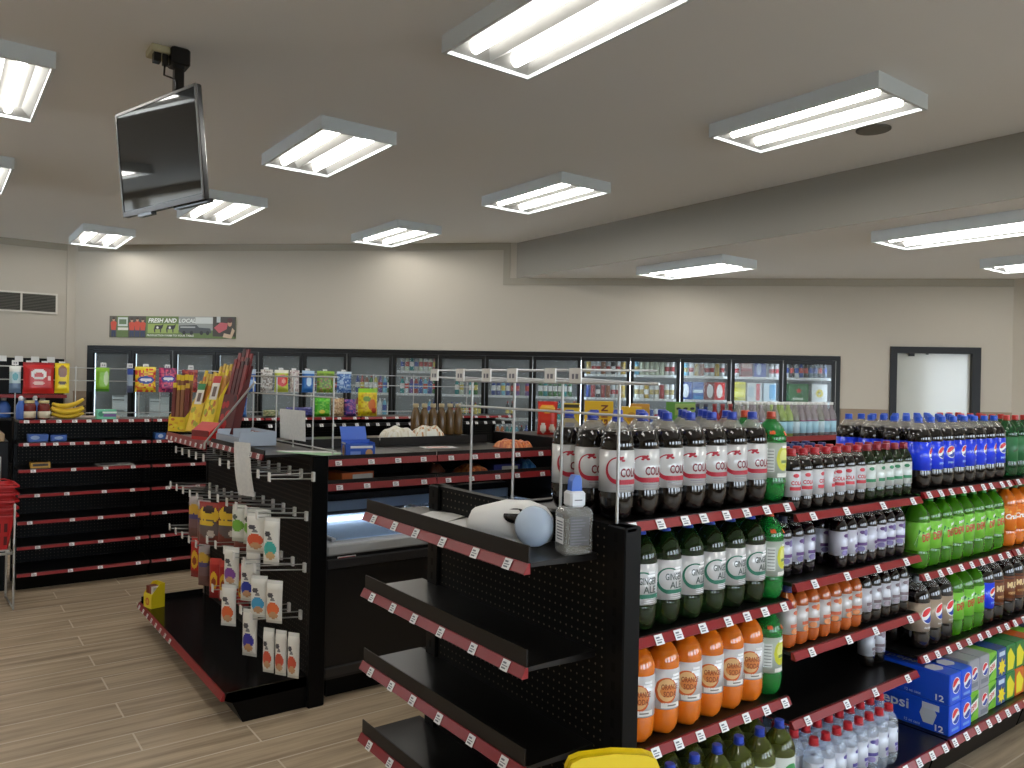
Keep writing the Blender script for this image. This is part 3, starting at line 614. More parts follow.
# packs and cases behind doors
def carton(name, label, s, w, y, d, z, h, col, deco, cat='box', group=None):
    b=MB(); T=lambda u,v,l:(u,-l,v); b.box(-w/2,w/2,0,d,0,h,pm(col),.003)
    if deco: deco(b,T,w,h)
    p=A2+U*s+N*y; o=b.obj(name,None,(p.x,p.y,z+.0005),RZW); tag(o,label,cat,group); return o
def dsx(i,f): return S0+.06+i*DW+f*DW
circ=lambda c,fx=.0,k=.3:(lambda b,T,w,h:ell(b,fx*w,h*.5,w*k,h*.38,pm(c),T,.001,10))
def bars(*cs):
    def f(b,T,w,h):
        for k,c in enumerate(cs): rect(b,-w*.45,w*.45,h*(k+.15)/len(cs),h*(k+.7)/len(cs),pm(c),T,.001,1)
    return f
g='cartons in the cooler'
carton('drink_carton','blue drink carton with a white round emblem, second shelf of third cooler door from entrance',dsx(13,.165),.135,.14,.3,1.43,.25,(34,78,160),circ((225,230,240),-.15,.36),group=g)
carton('drink_carton','blue drink carton striped pale and white beside the round emblem carton',dsx(13,.385),.145,.14,.3,1.43,.25,(36,96,176),bars((70,150,210),(200,225,240),(30,80,160)),group=g)
carton('drink_carton','maroon drink carton with white oval beside the red carton in the cooler',dsx(13,.60),.14,.14,.3,1.43,.25,(120,44,50),circ((214,214,218),.1,.32),group=g)
carton('drink_carton','bright red drink carton with white oval in the cooler',dsx(13,.81),.14,.14,.3,1.43,.25,(200,40,48),circ((240,236,236)),group=g)
carton('drink_carton','dark red carton on the top shelf of the second cooler door',dsx(14,.34),.15,.14,.3,1.76,.22,(160,44,48),bars((120,30,34),(210,170,160)),group=g)
carton('drink_carton','royal blue carton on the top shelf of the second cooler door',dsx(14,.60),.16,.14,.3,1.76,.22,(44,74,176),circ((170,190,230),-.1,.22),group=g)
carton('drink_carton','lower yellow carton on the second shelf of the second cooler door',dsx(14,.20),.17,.14,.3,1.43,.15,(226,220,40),bars((180,176,40),(236,232,120)),group=g)
carton('drink_carton','upper yellow carton stacked on another yellow carton in the cooler',dsx(14,.20),.17,.14,.3,1.582,.11,(228,222,44),bars((190,186,50),),group=g)
carton('drink_carton','white and red carton on the second shelf beside the yellow cartons',dsx(14,.50),.20,.14,.3,1.43,.25,(214,220,224),lambda b,T,w,h:(rect(b,.02,.07,.01,h-.01,pm((200,50,60)),T,.001,1),rect(b,-.08,-.01,.05,.2,pm((180,200,216)),T,.001,1)),group=g)
carton('drink_carton','light blue and white carton at the edge of the second cooler door',dsx(14,.80),.16,.14,.3,1.43,.25,(206,226,238),lambda b,T,w,h:rect(b,-.01,.07,.03,h-.02,pm((110,176,220)),T,.001,1),group=g)
carton('drink_carton','dark green carton with a red star in the cooler by the entrance',dsx(15,.36),.26,.14,.3,1.43,.25,(34,110,56),lambda b,T,w,h:(b.flat([[(.0+ (.045 if k%2==0 else .019)*math.sin(k*PI/5), h*.62+(.045 if k%2==0 else .019)*math.cos(k*PI/5)) for k in range(10)]],.001,pm((206,50,44)),T),rect(b,-.08,.06,.03,.06,pm((190,210,190)),T,.001,1)),group=g)
carton('drink_carton','white carton with a yellow emblem in the cooler by the entrance',dsx(15,.76),.20,.14,.3,1.43,.25,(226,230,232),lambda b,T,w,h:(ell(b,0,h*.5,.05,.055,pm((226,206,70)),T,.001,10),ell(b,0,h*.5,.02,.022,pm((150,150,90)),T,.0015,8)),group=g)
def crate(label,s,w,z,h):
    m=pm((206,214,216)); b=MB(); t=.012; d=.3
    b.box(-w/2,w/2,0,d,0,t,m); 
    for (x0,x1,y0,y1) in ((-w/2,w/2,d-t,d),(-w/2,-w/2+t,0,d),(w/2-t,w/2,0,d)): b.box(x0,x1,y0,y1,t,h,m)
    for k in range(5): b.box(-w/2,w/2,0,t,t+h*.19*k,t+h*.19*k+h*.12,m)
    b.box(-w*.46,w*.46,-.001,0,h*.3,h*.62,pm((226,232,232)))
    p=A2+U*s+N*.2; o=b.obj('milk_crate',None,(p.x,p.y,z+.0005),RZW); tag(o,label,'crate','crates in the cooler')
crate('pale plastic milk crate inside the first cooler door from the vent corner',dsx(0,.58),.36,1.0,.30); crate('pale plastic milk crate inside the second cooler door from the vent corner',dsx(1,.5),.36,1.0,.28); crate('pale plastic milk crate inside the third cooler door from the vent corner',dsx(2,.45),.36,1.0,.26)
# ------------------------------------------------------------------ gondola of soft drinks (units stand back to back along x)
PEG=peg_mat('pegboard_black',0)
def unit(name,label,cat,loc,rz,w,top,shelves,base=None,posts=(True,True),panel=True,group=None,post_w=.05,post_d=.075):
    t=thing(name,label,cat,loc,rz,group)
    if panel:
        b=MB(); b.box(post_w if posts[0] else 0,w-(post_w if posts[1] else 0),0,.016,.12,top-.012,PEG); b.obj('back_panel',t)
        b=MB(); b.box(0,w,-.004,.03,top-.012,top,BLACK); b.obj('top_rail',t)
    if posts[0]: upright(t,0,post_w,-.012,post_d,top)
    if posts[1]: upright(t,w-post_w,w,-.012,post_d,top)
    for kw in shelves: shelf(t,w,**kw)
    if base: base_deck(t,w,**base)
    return t
SG='soft drink gondola bays'
YB=2.0; D=.415
bays=[(1.56,.85,(1.212,.872,.540),8),(2.412,.908,(1.168,.925,.685,.445),4),(3.322,.908,(1.184,.840,.495),9),(4.232,.908,(1.184,.840,.495),9)]
BL=['black gondola bay beside the corner post holding silver-label colas on top','black gondola bay of small bottles with an empty lower shelf and water bottles','black gondola bay holding blue-label colas above bright green soda','black gondola bay at the edge holding orange soda and stacked cartons']
for i,(x,w,zs,n) in enumerate(bays):
    e=.02 if i>1 else 0.
    unit('gondola_bay',BL[i],'store shelf',(x,YB+e,0),0,w,1.22,[dict(depth=D+e,z=z,n_tags=n) for z in zs],dict(depth=.54+e,z=.195,n_tags=9),posts=(i>0,i==3),group=SG)
# the end unit that closes the run, facing the check-out side
TG=[.10,.26,.41,.58,.765,.93]
t=unit('gondola_end_unit','empty black end gondola with tall fenced shelves holding only a dispenser and sanitizer','store shelf',(1.50,2.495,0),-PI/2,1.02,1.222,
  [dict(depth=.235,z=z,n_tags=6,fence=.044,strip_h=.028,tags=TG) for z in (1.134,.862,.602,.345)],dict(depth=.30,z=.12,n_tags=6),posts=(True,True),post_w=.07,post_d=.052)
for ch in t.children:
    if ch.name.startswith(('shelf','base_shelf','kick')): ch.scale=(.945,1,1); ch.location.x=-.058
# ------------------------------------------------------------------ bottles on the soft drink gondola
random.seed(11)
def row(K,what,where,x0,n,dx,y0,rows,z,dy=.108,a=0.,jit=.12,who='from the corner post',skip=(),grp=None,yj=.006,start=0):
    for j in range(rows):
        for k in range(n):
            if (j,k) in skip: continue
            lab='%s, %s %s, %s row, %s'%(what,ORD[k+start],who,('front','second','third','back')[j] if j<4 else 'hindmost',where)
            K.put((x0+dx*k+random.uniform(-.0008,.0008),y0+dy*j+random.uniform(-.0008,.0008),z+.001),a+random.uniform(-jit,jit),lab,grp or what+'s')
F=1.645; X1=1.6185; DX=.1067
row(B_cola,'silver-label cola bottle','top shelf',X1,7,DX,F,3,1.212,a=-.57,jit=.1)
row(B_lime,'lime soda bottle with orange sticker','top shelf',X1+7*DX,1,DX,F,2,1.212,a=-.25,who='column')
row(B_ginger,'silver-label ginger ale bottle','second shelf',X1,7,DX,F,2,.872,a=-.44,jit=.15)
row(B_lime,'lime soda bottle with orange sticker','second shelf',X1+7*DX,1,DX,F,2,.872,a=-.2,who='column')
row(B_orange,'orange soda bottle','third shelf',X1,7,DX,F,2,.540,a=-.60,jit=.15)
row(B_lime,'lime soda bottle with orange sticker','third shelf',X1+7*DX,1,DX,F,2,.540,a=-.25,who='column')
row(B_citrus,'pale citrus soda bottle','base shelf',X1+.02,7,DX,1.53,3,.195,a=-.2,jit=.3)
x2=2.412+.055; dx=.0725; f2=1.628
row(S_cola,'small cola bottle with red cap','top shelf',x2,7,dx,f2,2,1.168,dy=.073,jit=.7)
row(S_lime,'small ginger ale bottle with wine-red cap','top shelf',x2+7*dx,5,dx,f2,2,1.168,dy=.073,jit=.7,who='from the cola')
row(S_root,'small blue-capped soda bottle','top shelf',x2,7,dx,f2+.15,2,1.168,dy=.073,jit=.7)
row(S_grape,'small grape soda bottle','second shelf before the gap',x2,3,dx,f2+.03,2,.925,dy=.073,jit=.5)
row(S_grape,'small grape soda bottle','second shelf past the gap',x2+4.3*dx,7,dx,f2,3,.925,dy=.073,jit=.6,who='from the gap')
row(S_tea,'small amber tea bottle','third shelf',x2-.01,7,dx,f2,3,.685,dy=.073,jit=.5)
row(S_root,'small dark soda bottle','third shelf',x2-.01+7*dx,5,dx,f2,3,.685,dy=.073,jit=.5,who='from the amber tea')
row(S_root,'small dark soda bottle','fourth shelf',3.17,2,.085,1.72,1,.445,jit=.8,who='from the empty end')
row(S_water,'clear water bottle with red cap','base shelf',2.385+.05,9,.0715,1.500,4,.195,dy=.074,jit=.9,skip=((0,8),))
x3=3.322+.104
row(B_blue,'blue-label cola bottle','top shelf',x3,8,.1073,F,4,1.184,dy=.1065,a=.10,jit=.4)
row(B_dew,'bright green soda bottle','second shelf',x3,8,.1073,F,2,.840,a=-.2,jit=.3)
row(B_diet,'champagne-label diet cola bottle','third shelf',x3+.015,3,DX,F,2,.495,a=-.1,jit=.25)
row(B_dew,'bright green soda bottle','third shelf',x3+.015+3*DX,3,DX,F,2,.495,a=-.15,jit=.1,who='from the diet cola')
row(B_blue,'blue-label cola bottle','third shelf',x3+.015+6*DX,1,DX,F,2,.495,a=.0,who='column')
row(B_mug,'brown-label root beer bottle','third shelf',x3+.015+7*DX,1,DX,F,2,.495,a=-.2,who='column')
x4=4.232+.09
row(B_pale,'green ginger ale bottle','top shelf at the edge',x4,3,DX,F,4,1.184,dy=.1065,a=-.1)
row(B_crush,'orange pop bottle','second shelf at the edge',x4,3,DX,F,2,.840,a=-.3)
row(B_mug,'brown-label root beer bottle','third shelf at the edge',x4,3,DX,F,2,.495,a=-.2)
# ---- cartons of cans on the base shelf
def carton12(name,label,x,z,col,kind,w=.098,h=.125,d=.38,y=1.465):
    b=MB(); b.box(0,w,0,d,0,h,pm(col,.3),.004)
    Tf=lambda u,v,l:(w/2+u,-l,h/2+v); Ts=lambda u,v,l:(-l,d/2-u,h/2+v); Tt=lambda u,v,l:(w/2+v,d/2-u,h+l)
    if kind=='blue':
        globe(b,.004,.012,.030,Tf,.001); rect(b,-.03,.03,-.045,-.034,pm((120,160,230)),Tf,.001,1)
        put_text(b,'pepsi',-.05,.012,.055,pm((238,242,250)),Ts,.001,.15,bold=.02); put_text(b,'12',.150,-.042,.026,pm((245,245,250)),Ts,.001,.034,bold=.03)
        put_text(b,'12 oz cans',.04,-.046,.012,pm((190,205,240)),Ts,.001); put_text(b,'pepsi',-.02,.0,.05,pm((238,242,250)),Tt,.001,.14,bold=.02)
        b.flat([[(.07,-.01),(.085,-.045),(.125,-.045),(.14,-.0),(.125,.03),(.085,.03)]],.0012,pm((206,212,222)),Tt if z>.3 else (lambda u,v,l:Ts(u,v+.01,l)))
        if z<.3: rect(b,.08,.15,.025,.05,pm((214,220,236)),Ts,.0015,1)
    elif kind=='silver':
        globe(b,.004,.008,.026,Tf,.001); rect(b,-.035,.035,-.05,-.03,pm((120,124,134)),Tf,.001,1); rect(b,-.06,.10,-.03,.03,pm((176,178,186)),Ts,.001,1); rect(b,-.04,.06,-.01,.014,pm((120,124,132)),Ts,.0015,1)
    elif kind=='dew':
        b.flat([[(-.04,-.05),(.01,-.02),(.04,.05),(-.02,.03)]],.001,pm((30,120,50)),Tf); b.flat([[(-.036,-.03),(.036,-.01),(.04,.03),(-.03,.012)]],.0014,pm((230,236,226)),Tf); put_text(b,'DEW',0,0,.024,pm((206,30,46)),Tf,.002,.06,.3,.3,.03)
        b.flat([[(-.1,-.05),(.05,-.02),(.1,.05),(-.06,.03)]],.001,pm((40,130,54)),Ts)
    elif kind=='star':
        b.flat([[(.042*(1 if k%2==0 else .55)*math.cos(k*PI/8),-.02+.042*(1 if k%2==0 else .55)*math.sin(k*PI/8)) for k in range(16)]],.001,pm((236,212,30)),Tf); rect(b,-.03,.03,.03,.05,pm((200,214,230)),Tf,.001,1)
        rect(b,-.15,.15,.02,.05,pm((206,210,70)),Ts,.001,1)
    elif kind=='lemon':
        b.flat([[(-.04,-.05),(.02,-.05),(.04,.0),(-.01,.05),(-.04,.03)]],.001,pm((226,214,40)),Tf); rect(b,-.12,.12,-.02,.03,pm((230,210,60)),Ts,.001,1)
    o=b.obj(name,None,(x,y,z+.0008)); tag(o,label,'box','cartons of cans on the base shelf'); return o
zb=.195; W=.1; xs=[3.352+.1015*k for k in range(14)]; PB=(28,84,220)
CD={'blue':('blue cola carton',PB),'silver':('silver diet cola carton',(150,152,160)),'dew':('lime green soda carton',(120,190,50)),'star':('dark blue carton with yellow burst',(34,74,140)),'lemon':('green and yellow carton',(40,120,60)),'orange':('orange soda carton',(206,96,30))}
plan=[('blue','blue'),('blue','blue'),('dew','silver'),('silver','silver'),('dew','dew'),('star','star'),('lemon','lemon'),('orange','lemon'),('lemon','orange'),('dew','dew'),('blue','star')]
seen={}
for k,(lo,up) in enumerate(plan):
    for lv,(kd,z) in enumerate(((lo,zb),(up,zb+.1265))):
        nm,col=CD[kd]; hh=.125+(.012 if kd=='silver' and lv else 0)
        carton12('can_carton','%s, %s of its stack, %s stack from the water bottles'%(nm,('bottom','top')[lv],ORD[k]),xs[k],z,col,kd if kd!='orange' else 'lemon',h=hh,y=1.462 if k<2 else 1.475 if k<4 else 1.485)
# ---- on the end unit
PW=noise_mat('till_paper',(226,226,222),(196,196,196),60,.6)
b=MB(); b.box(-.11,.11,-.075,.075,0,.0012,PW); o=b.obj('paper_sheet',None,(1.40,2.30,1.1352),.5); tag(o,'white printed sheet lying flat behind the shelf fence','paper')
b=MB(); b.box(-.10,.10,-.06,.06,0,.0012,PW); o=b.obj('paper_sheet',None,(1.412,2.14,1.1372),.35); tag(o,'second white sheet tucked under the wall dispenser','paper')
WP=mat('white_plastic',(244,244,242),.3); BP=mat('pale_blue_plastic',(190,206,226),.25)
t=thing('soap_dispenser','white touch-free wall dispenser lying on its back on the top shelf','dispenser',(1.402,1.852,1.139),math.radians(-62))
b=MB(); n=14; secs=[(-.135,.048,.030),(-.12,.060,.044),(-.04,.066,.056),(.04,.064,.058),(.085,.058,.052),(.11,.044,.040)]; vs=[]
for (x,hw,hz) in secs:
    for i in range(n):
        a=2*PI*i/n; c_,s_=math.cos(a),math.sin(a); e=.62
        vs.append((x,hw*math.copysign(abs(c_)**e,c_),hz+hz*math.copysign(abs(s_)**e,s_)))
fs=[(j*n+i,j*n+(i+1)%n,(j+1)*n+(i+1)%n,(j+1)*n+i) for j in range(len(secs)-1) for i in range(n)]+[tuple(range(n-1,-1,-1)),tuple((len(secs)-1)*n+i for i in range(n))]
b.add(vs,fs,WP,True); b.obj('dispenser_body',t)
b=MB(); b.lathe([(.0,-.012),(.046,-.012),(.056,-.004),(.058,.006),(.055,.018),(.044,.029),(.024,.036),(0,.038)],BP,28); b.tf(Matrix.Translation((.100,-.076,.0585)) @ Matrix.Rotation(math.radians(84),4,'X') @ Matrix.Rotation(math.radians(0),4,'Z')); b.obj('nozzle_cover',t)
b=MB(); b.lathe([(.0,.0),(.030,.0),(.030,.006),(.0,.006)],mat('dark_sensor_window',(20,18,18),.15),20); b.tf(Matrix.Translation((.035,-.058,.078)) @ Matrix.Rotation(math.radians(66),4,'X') @ Matrix.Scale(1.35,4,(1,0,0)) @ Matrix.Scale(.75,4,(0,1,0))); b.obj('sensor_window',t)
b=MB(); b.box(-.13,.10,-.05,.05,.0,.010,WP); b.obj('back_plate',t)
t=thing('hand_sanitizer','clear square bottle of hand sanitizer with a blue nozzle on the top shelf','bottle',(1.443,1.630,1.135),math.radians(-14))
b=MB(); hw=.045
GEL=mat('clear_gel',(214,214,210),.06,alpha=.26)
def rrect(w,d,r,n=3):
    p=[]
    for cx,cy,a0 in ((w-r,d-r,0),(-w+r,d-r,90),(-w+r,-d+r,180),(w-r,-d+r,270)):
        for i in range(n+1): a=math.radians(a0+90*i/n); p.append((cx+r*math.cos(a),cy+r*math.sin(a)))
    return p
vs=[];ring=[(.0,.90),(.004,.97),(.010,1),(.112,1),(.122,.93),(.128,.7)]
for z,k in ring: vs+=[(x*k,y*k,z) for x,y in rrect(hw,.034,.012)]
m_=len(rrect(hw,.034,.012)); fs=[(j*m_+i,j*m_+(i+1)%m_,(j+1)*m_+(i+1)%m_,(j+1)*m_+i) for j in range(len(ring)-1) for i in range(m_)]+[tuple(range(m_-1,-1,-1)),tuple((len(ring)-1)*m_+i for i in range(m_))]
b.add(vs,fs,GEL); b.obj('bottle',t)
b=MB(); b.box(-.024,.024,-.024,.024,.1285,.172,mat('white_collar',(222,226,232),.3),.006); b.box(-.012,.012,-.0245,-.0243,.147,.150,INK); b.obj('collar',t)
b=MB(); b.prism([(-.016,.1725),(.016,.1725),(.014,.205),(.008,.216),(-.006,.216),(-.014,.2)],'y',-.014,.014,mat('blue_nozzle',(74,116,206),.3)); b.obj('nozzle',t)
b=MB(); b.box(-.046,-.0455,-.026,.02,.03,.10,WHITE)
for k in range(7): b.box(-.0466,-.0462,-.022,.012,.04+.008*k,.043+.008*k,INK)
b.box(-.030,.030,-.0350,-.0346,.025,.105,mat('bottle_print',(150,150,152),.5,alpha=.35))
for k in range(9): b.box(-.026,random.uniform(.0,.026),-.0356,-.0352,.03+.008*k,.033+.008*k,mat('bottle_ink',(110,110,116),.5))
b.obj('label',t)
# ---- yellow floor sign in front of the corner post
YEL=mat('safety_yellow',(240,208,20),.35)
t=thing('caution_sign','yellow plastic folding floor sign standing by the corner post','sign',(1.335,1.352,0),math.radians(-29))
for s in (-1,1):
    b=MB(); out=rrect(.5,.5,.1,4)
    pr=[(-.125,0),(-.09,0),(-.075,.06),(.075,.06),(.09,0),(.125,0),(.113,.62),(.113,.680),(.104,.702),(.08,.712),(0,.719),(-.08,.712),(-.104,.702),(-.113,.680),(-.113,.62)]
    b.prism(pr,'y',-.009,.009,YEL); b.tf(Matrix.Translation((0,s*.010,0)) @ Matrix.Translation((0,0,.71)) @ Matrix.Rotation(s*math.radians(7),4,'X') @ Matrix.Translation((0,0,-.71)))
    b.obj('sign_panel',t)
b=MB(); b.rod((-.085,0,.692),(.085,0,.692),.007,mat('sign_hinge',(214,186,20),.4)); b.obj('hinge',t)
# ------------------------------------------------------------------ long snack run along the back: five bays facing the camera side
random.seed(5)
YS=7.12; DS=.36
lows=(1.092,.895,.712,.512,.326)
for i in range(5):
    x=.525+.914*i
    lab=['black bay nearly empty under the red snack bag, bananas on top','black bay behind the cigar displays with empty red-edged shelves','black bay under the hanging blue candy bags','black bay with the standing yellow chip bag on top','black bay at the end of the snack run by the brown bottles'][i]
    nt=7
    shs=[dict(depth=DS,z=1.262,n_tags=9 if i<2 else 6,strip_h=.022,thick=.02)]
    if i<2: shs+=[dict(depth=DS,z=z,n_tags=9 if k==0 else 4,strip_h=.022,thick=.02) for k,z in enumerate(lows)]
    else: shs+=[dict(depth=DS+.012,z=1.205,n_tags=8,strip_h=.03,thick=.012,strip=BLACK),dict(depth=DS,z=.9,n_tags=5,strip_h=.022,thick=.02)]
    unit('snack_gondola_bay',lab,'store shelf',(x,YS,0),0,.914,1.25,shs,dict(depth=.40,z=.135,n_tags=4,strip_h=.022),posts=(True,i==4),post_w=.03,group='snack gondola bays')
# ---- wire risers
def riser(name,label,loc,rz,L,posts,z0,rails,cross=(),r=.0045,hooks=(),hlen=.28,tagz=.0):
    t=thing(name,label,'wire rack',loc,rz)
    for x in posts:
        b=MB(); b.rod((x,0,0),(x,0,z0),r,CHROME); b.obj('wire_post',t)
    for z in rails:
        b=MB(); b.rod((0,0,z),(L,0,z),r*.9,CHROME); b.obj('wire_rail',t)
    for x,z in hooks:
        b=MB(); b.rod((x-.010,0,z),(x-.010,-hlen,z+.01),.0028,CHROME); b.rod((x+.010,0,z+.035),(x+.010,-hlen,z+.03),.0028,CHROME); h=b.obj('display_hook',t)
        q=MB(); q.box(x-.021,x+.021,-hlen-.004,-hlen,z-.002,z+.034,TAGC); q.box(x-.010,x-.003,-hlen-.005,-hlen-.004,z+.008,z+.020,INK); q.box(x+.003,x+.012,-hlen-.005,-hlen-.004,z+.008,z+.020,INK); q.obj('hook_tag',h)
    return t
riser('wire_riser','wire display rack with clear tags standing over the empty end gondola',(1.52,2.345,1.2225),-PI/2,.95,(.08,.325,.565,.805),.385,(.297,.385),hooks=[(x,.385) for x in (.275,.42,.555,.675,.835,.93)],hlen=.27)
riser('wire_riser','wire display rack standing on top of the peg-hook gondola',(1.56,4.72,1.2415),-PI/2,1.24,(.04,.43,.69,.955,1.20),.375,(.02,.275,.375))
riser('wire_riser','long wire rack holding candy bags over the snack run',(.40,6.96,1.2635),0,4.30,(.12,.52,.98,1.14,1.86,2.46,3.1,3.55,4.2),.41,(.04,.295,.395),hooks=[(x-.40,.405) for x in (.51,.60,.70,.815,1.10,1.292,1.41,1.575,1.76,2.22,2.40,2.535,2.655,2.785,2.955,3.14)],hlen=.085)
# ---- bags
def pouch(name,w,h,t,paint,nx=20,ny=28,crimp=.10):
    b=MB(); P_=lambda i,j:(-w/2+w*i/nx,h*j/ny)
    def th(i,j):
        u=abs(2*i/nx-1); v=j/ny
        k=max(0,1-u**3)*min(1,max(0,(v-.03)/crimp*.7))*min(1,max(0,(1-v-.03)/crimp*.7))
        return t/2*k**.6+.0006
    for s in (-1,1):
        vs=[]; 
        for j in range(ny+1):
            for i in range(nx+1):
                x,z=P_(i,j); v=j/ny; pin=1-.05*math.sin(PI*v)
                vs.append((x*pin, s*th(i,j), z))
        base=len(b.v); b.v.extend(vs)
        for j in range(ny):
            for i in range(nx):
                a=base+j*(nx+1)+i; f=(a,a+1,a+nx+2,a+nx+1)
                b.f.append(f if s<0 else f[::-1]); c=paint((i+.5)/nx,(j+.5)/ny,s); b.m.append(b.mi(pm(c,.28))); b.sm.append(True)
    return b.mesh(name)
_pm={}
def bag(name,label,cat,loc,rz,w,h,t,paint,group=None,tiltx=0.,nx=20,ny=28,key=None):
    if key is None or key not in _pm:
        me=pouch(name,w,h,t,paint,nx,ny)
        if key: _pm[key]=me
    else: me=_pm[key]
    o=bpy.data.objects.new(name,me); C.objects.link(o); o.location=loc; o.rotation_euler=(tiltx,0,rz); return tag(o,label,cat,group)
def in_ell(u,v,cu,cv,a,b): return ((u-cu)/a)**2+((v-cv)/b)**2<1
def simple(base,top=None,bot=None,blobs=(),back=None):
    def f(u,v,s):
        c=base
        if top and v>top[0]: c=top[1]
        if bot and v<bot[0]: c=bot[1]
        for cu,cv,a,b_,col in blobs:
            if in_ell(u,v,cu,cv,a,b_): c=col
        return c
    return f
def speckle(cols,seed,top=None,blobs=()):
    rr=random.Random(seed); g=[[rr.choice(cols) for _ in range(40)] for _ in range(40)]
    def f(u,v,s):
        c=g[int(u*12)][int(v*15)]
        if top and v>top[0]: c=top[1]
        for cu,cv,a,b_,col in blobs:
            if in_ell(u,v,cu,cv,a,b_): c=col
        return c
    return f
RD=(196,34,36);YL=(238,208,30);WH=(232,232,228);BK=(40,34,30);BL_=(40,84,170);GR=(110,180,50);PU=(110,60,130);BR=(110,66,44);TE=(60,180,170);OR=(222,96,44);GY=(150,160,168)
yb=6.855
SN='candy bags hanging over the snack run'
B2=lambda nm,lab,x,z0,w,h,p,y=yb,rz=0,g=SN:bag(nm,lab,'bag',(x,y,z0),rz,w,h,.045,p,g)
B2('snack_bag','blue and white snack bag hanging at the start of the snack run',.51,1.46,.075,.20,simple((176,200,206),(.8,(220,224,220)),(.35,(96,120,150)),((.5,.6,.25,.15,(90,160,170)),)))
B2('snack_bag','large red snack bag with a white oval emblem above the salsa jars',.66,1.455,.205,.235,simple(RD,(.94,(150,20,26)),None,((.5,.62,.27,.17,(240,236,236)),(.5,.60,.17,.08,(196,60,60)),(.5,.34,.2,.05,(232,190,180)),(.85,.5,.06,.08,(236,200,190)))))
B2('snack_bag','bright yellow snack bag with brown window above the bananas',.815,1.46,.10,.23,simple((240,214,40),(.93,(226,196,30)),None,((.5,.72,.32,.2,(150,112,96)),(.5,.35,.3,.06,(90,70,40)),(.5,.2,.34,.06,(246,228,60)))))
B2('snack_bag','lime green snack bag hanging alone before the cooler',1.10,1.475,.10,.19,simple((132,190,50),(.86,(150,204,70)),(.12,(80,140,40)),((.75,.55,.2,.3,(200,220,170)),)),y=6.90)
B2('snack_bag','yellow candy bag with blue diagonal lettering behind the cigar sticks',1.405,1.475,.16,.205,speckle(((238,206,40),(238,206,40),(226,150,40),(214,60,50)),3,(.93,(240,220,90)),((.5,.48,.42,.15,(40,70,160)),(.5,.48,.3,.07,(230,232,240)))))
B2('snack_bag','pink and purple candy bag beside the yellow candy bag',1.575,1.475,.14,.20,speckle(((196,60,110),(150,50,110),(220,90,120),(110,40,90)),5,None,((.5,.55,.42,.14,(70,60,150)),(.5,.55,.3,.07,(230,230,240)))))
B2('snack_bag','dark blue topped candy strip hanging beside the yellow candy bag',1.292,1.47,.045,.19,simple((150,164,180),(.75,(40,70,160)),(.3,(90,100,130))))
B2('snack_bag','green-red candy bag in the shade behind the cigar displays',1.76,1.475,.13,.19,speckle(((150,50,60),(110,40,50),(190,90,60)),6),y=6.9)
c5=[('blue candy bag with red heart-shaped emblem, first above the receipt paper',2.22,.17,simple((44,96,180),(.8,(190,206,226)),None,((.35,.55,.28,.25,(206,40,50)),(.7,.35,.25,.2,(150,180,220))))),
 ('grey and white candy bag between two bright candy bags',2.40,.11,speckle(((190,190,184),(130,120,110),(210,206,200)),8)),
 ('candy bag with a big red circle on yellow green',2.535,.13,simple((190,196,70),(.86,(226,226,210)),None,((.5,.52,.42,.26,(214,44,36)),(.6,.5,.15,.1,(240,160,140))))),
 ('pale gummy bag half hidden beside the red circle bag',2.655,.09,speckle(((200,190,180),(170,150,150),(214,210,206)),9)),
 ('sky blue candy bag with a white drop',2.785,.12,simple((34,110,190),(.85,(180,206,230)),None,((.5,.5,.22,.22,(190,220,240)),))),
 ('olive green sour candy bag hanging on the rack',2.955,.175,speckle(((120,160,50),(140,170,60),(150,110,70),(96,130,50)),10,(.88,(150,190,80)))),
 ('blue silver candy bag at the end of the hanging candy',3.14,.15,speckle(((90,130,190),(150,180,214),(44,90,160)),12,(.88,(200,214,226))))]
for k,(lab,x,w,p) in enumerate(c5): B2('candy_bag',lab,x,1.485,w,.20,p)
bag('candy_bag','blue snack bag with white lettering standing under the red heart candy bag','bag',(2.16,6.90,1.2635),0,.17,.17,.07,speckle(((60,110,180),(90,140,200),(40,90,170)),14,None,((.55,.55,.3,.2,(220,214,220)),)),SN)
bag('candy_bag','bright green snack bag standing on the snack run beside the beige bag','bag',(2.93,6.86,1.2635),0,.155,.175,.07,speckle(((70,180,40),(90,200,50),(130,210,70)),15,None,((.4,.25,.2,.1,(230,220,80)),)),SN)
bag('candy_bag','beige and brown snack bag standing between the green and purple bags','bag',(3.08,6.86,1.2635),0,.13,.17,.07,speckle(((190,150,110),(150,120,80),(206,180,140)),16),SN)
bag('candy_bag','purple and pink snack bag standing on the snack run','bag',(3.21,6.86,1.2635),0,.12,.16,.07,speckle(((90,60,140),(150,80,150),(60,60,150),(190,120,160)),17),SN)
bag('candy_bag','low blue-violet snack bag lying behind the white square sheet','bag',(2.72,6.88,1.2635),0,.26,.085,.09,speckle(((70,70,140),(100,100,170),(50,56,110)),18),SN)
bag('candy_bag','low green and beige bag lying on the snack run behind the rack wires','bag',(2.45,6.88,1.2635),0,.14,.06,.08,speckle(((150,160,110),(110,130,80),(190,180,140)),19),SN)
bag('chip_bag','large yellow chip bag with green top standing at the end of the snack run','bag',(3.39,6.86,1.2635),0,.205,.265,.10,speckle(((236,208,30),(240,220,50),(220,180,40)),20,(.84,(140,196,40)),((.62,.42,.22,.2,(220,120,50)),(.35,.62,.2,.1,(110,150,40)),(.75,.2,.15,.1,(190,60,40)))),None,nx=24,ny=28)
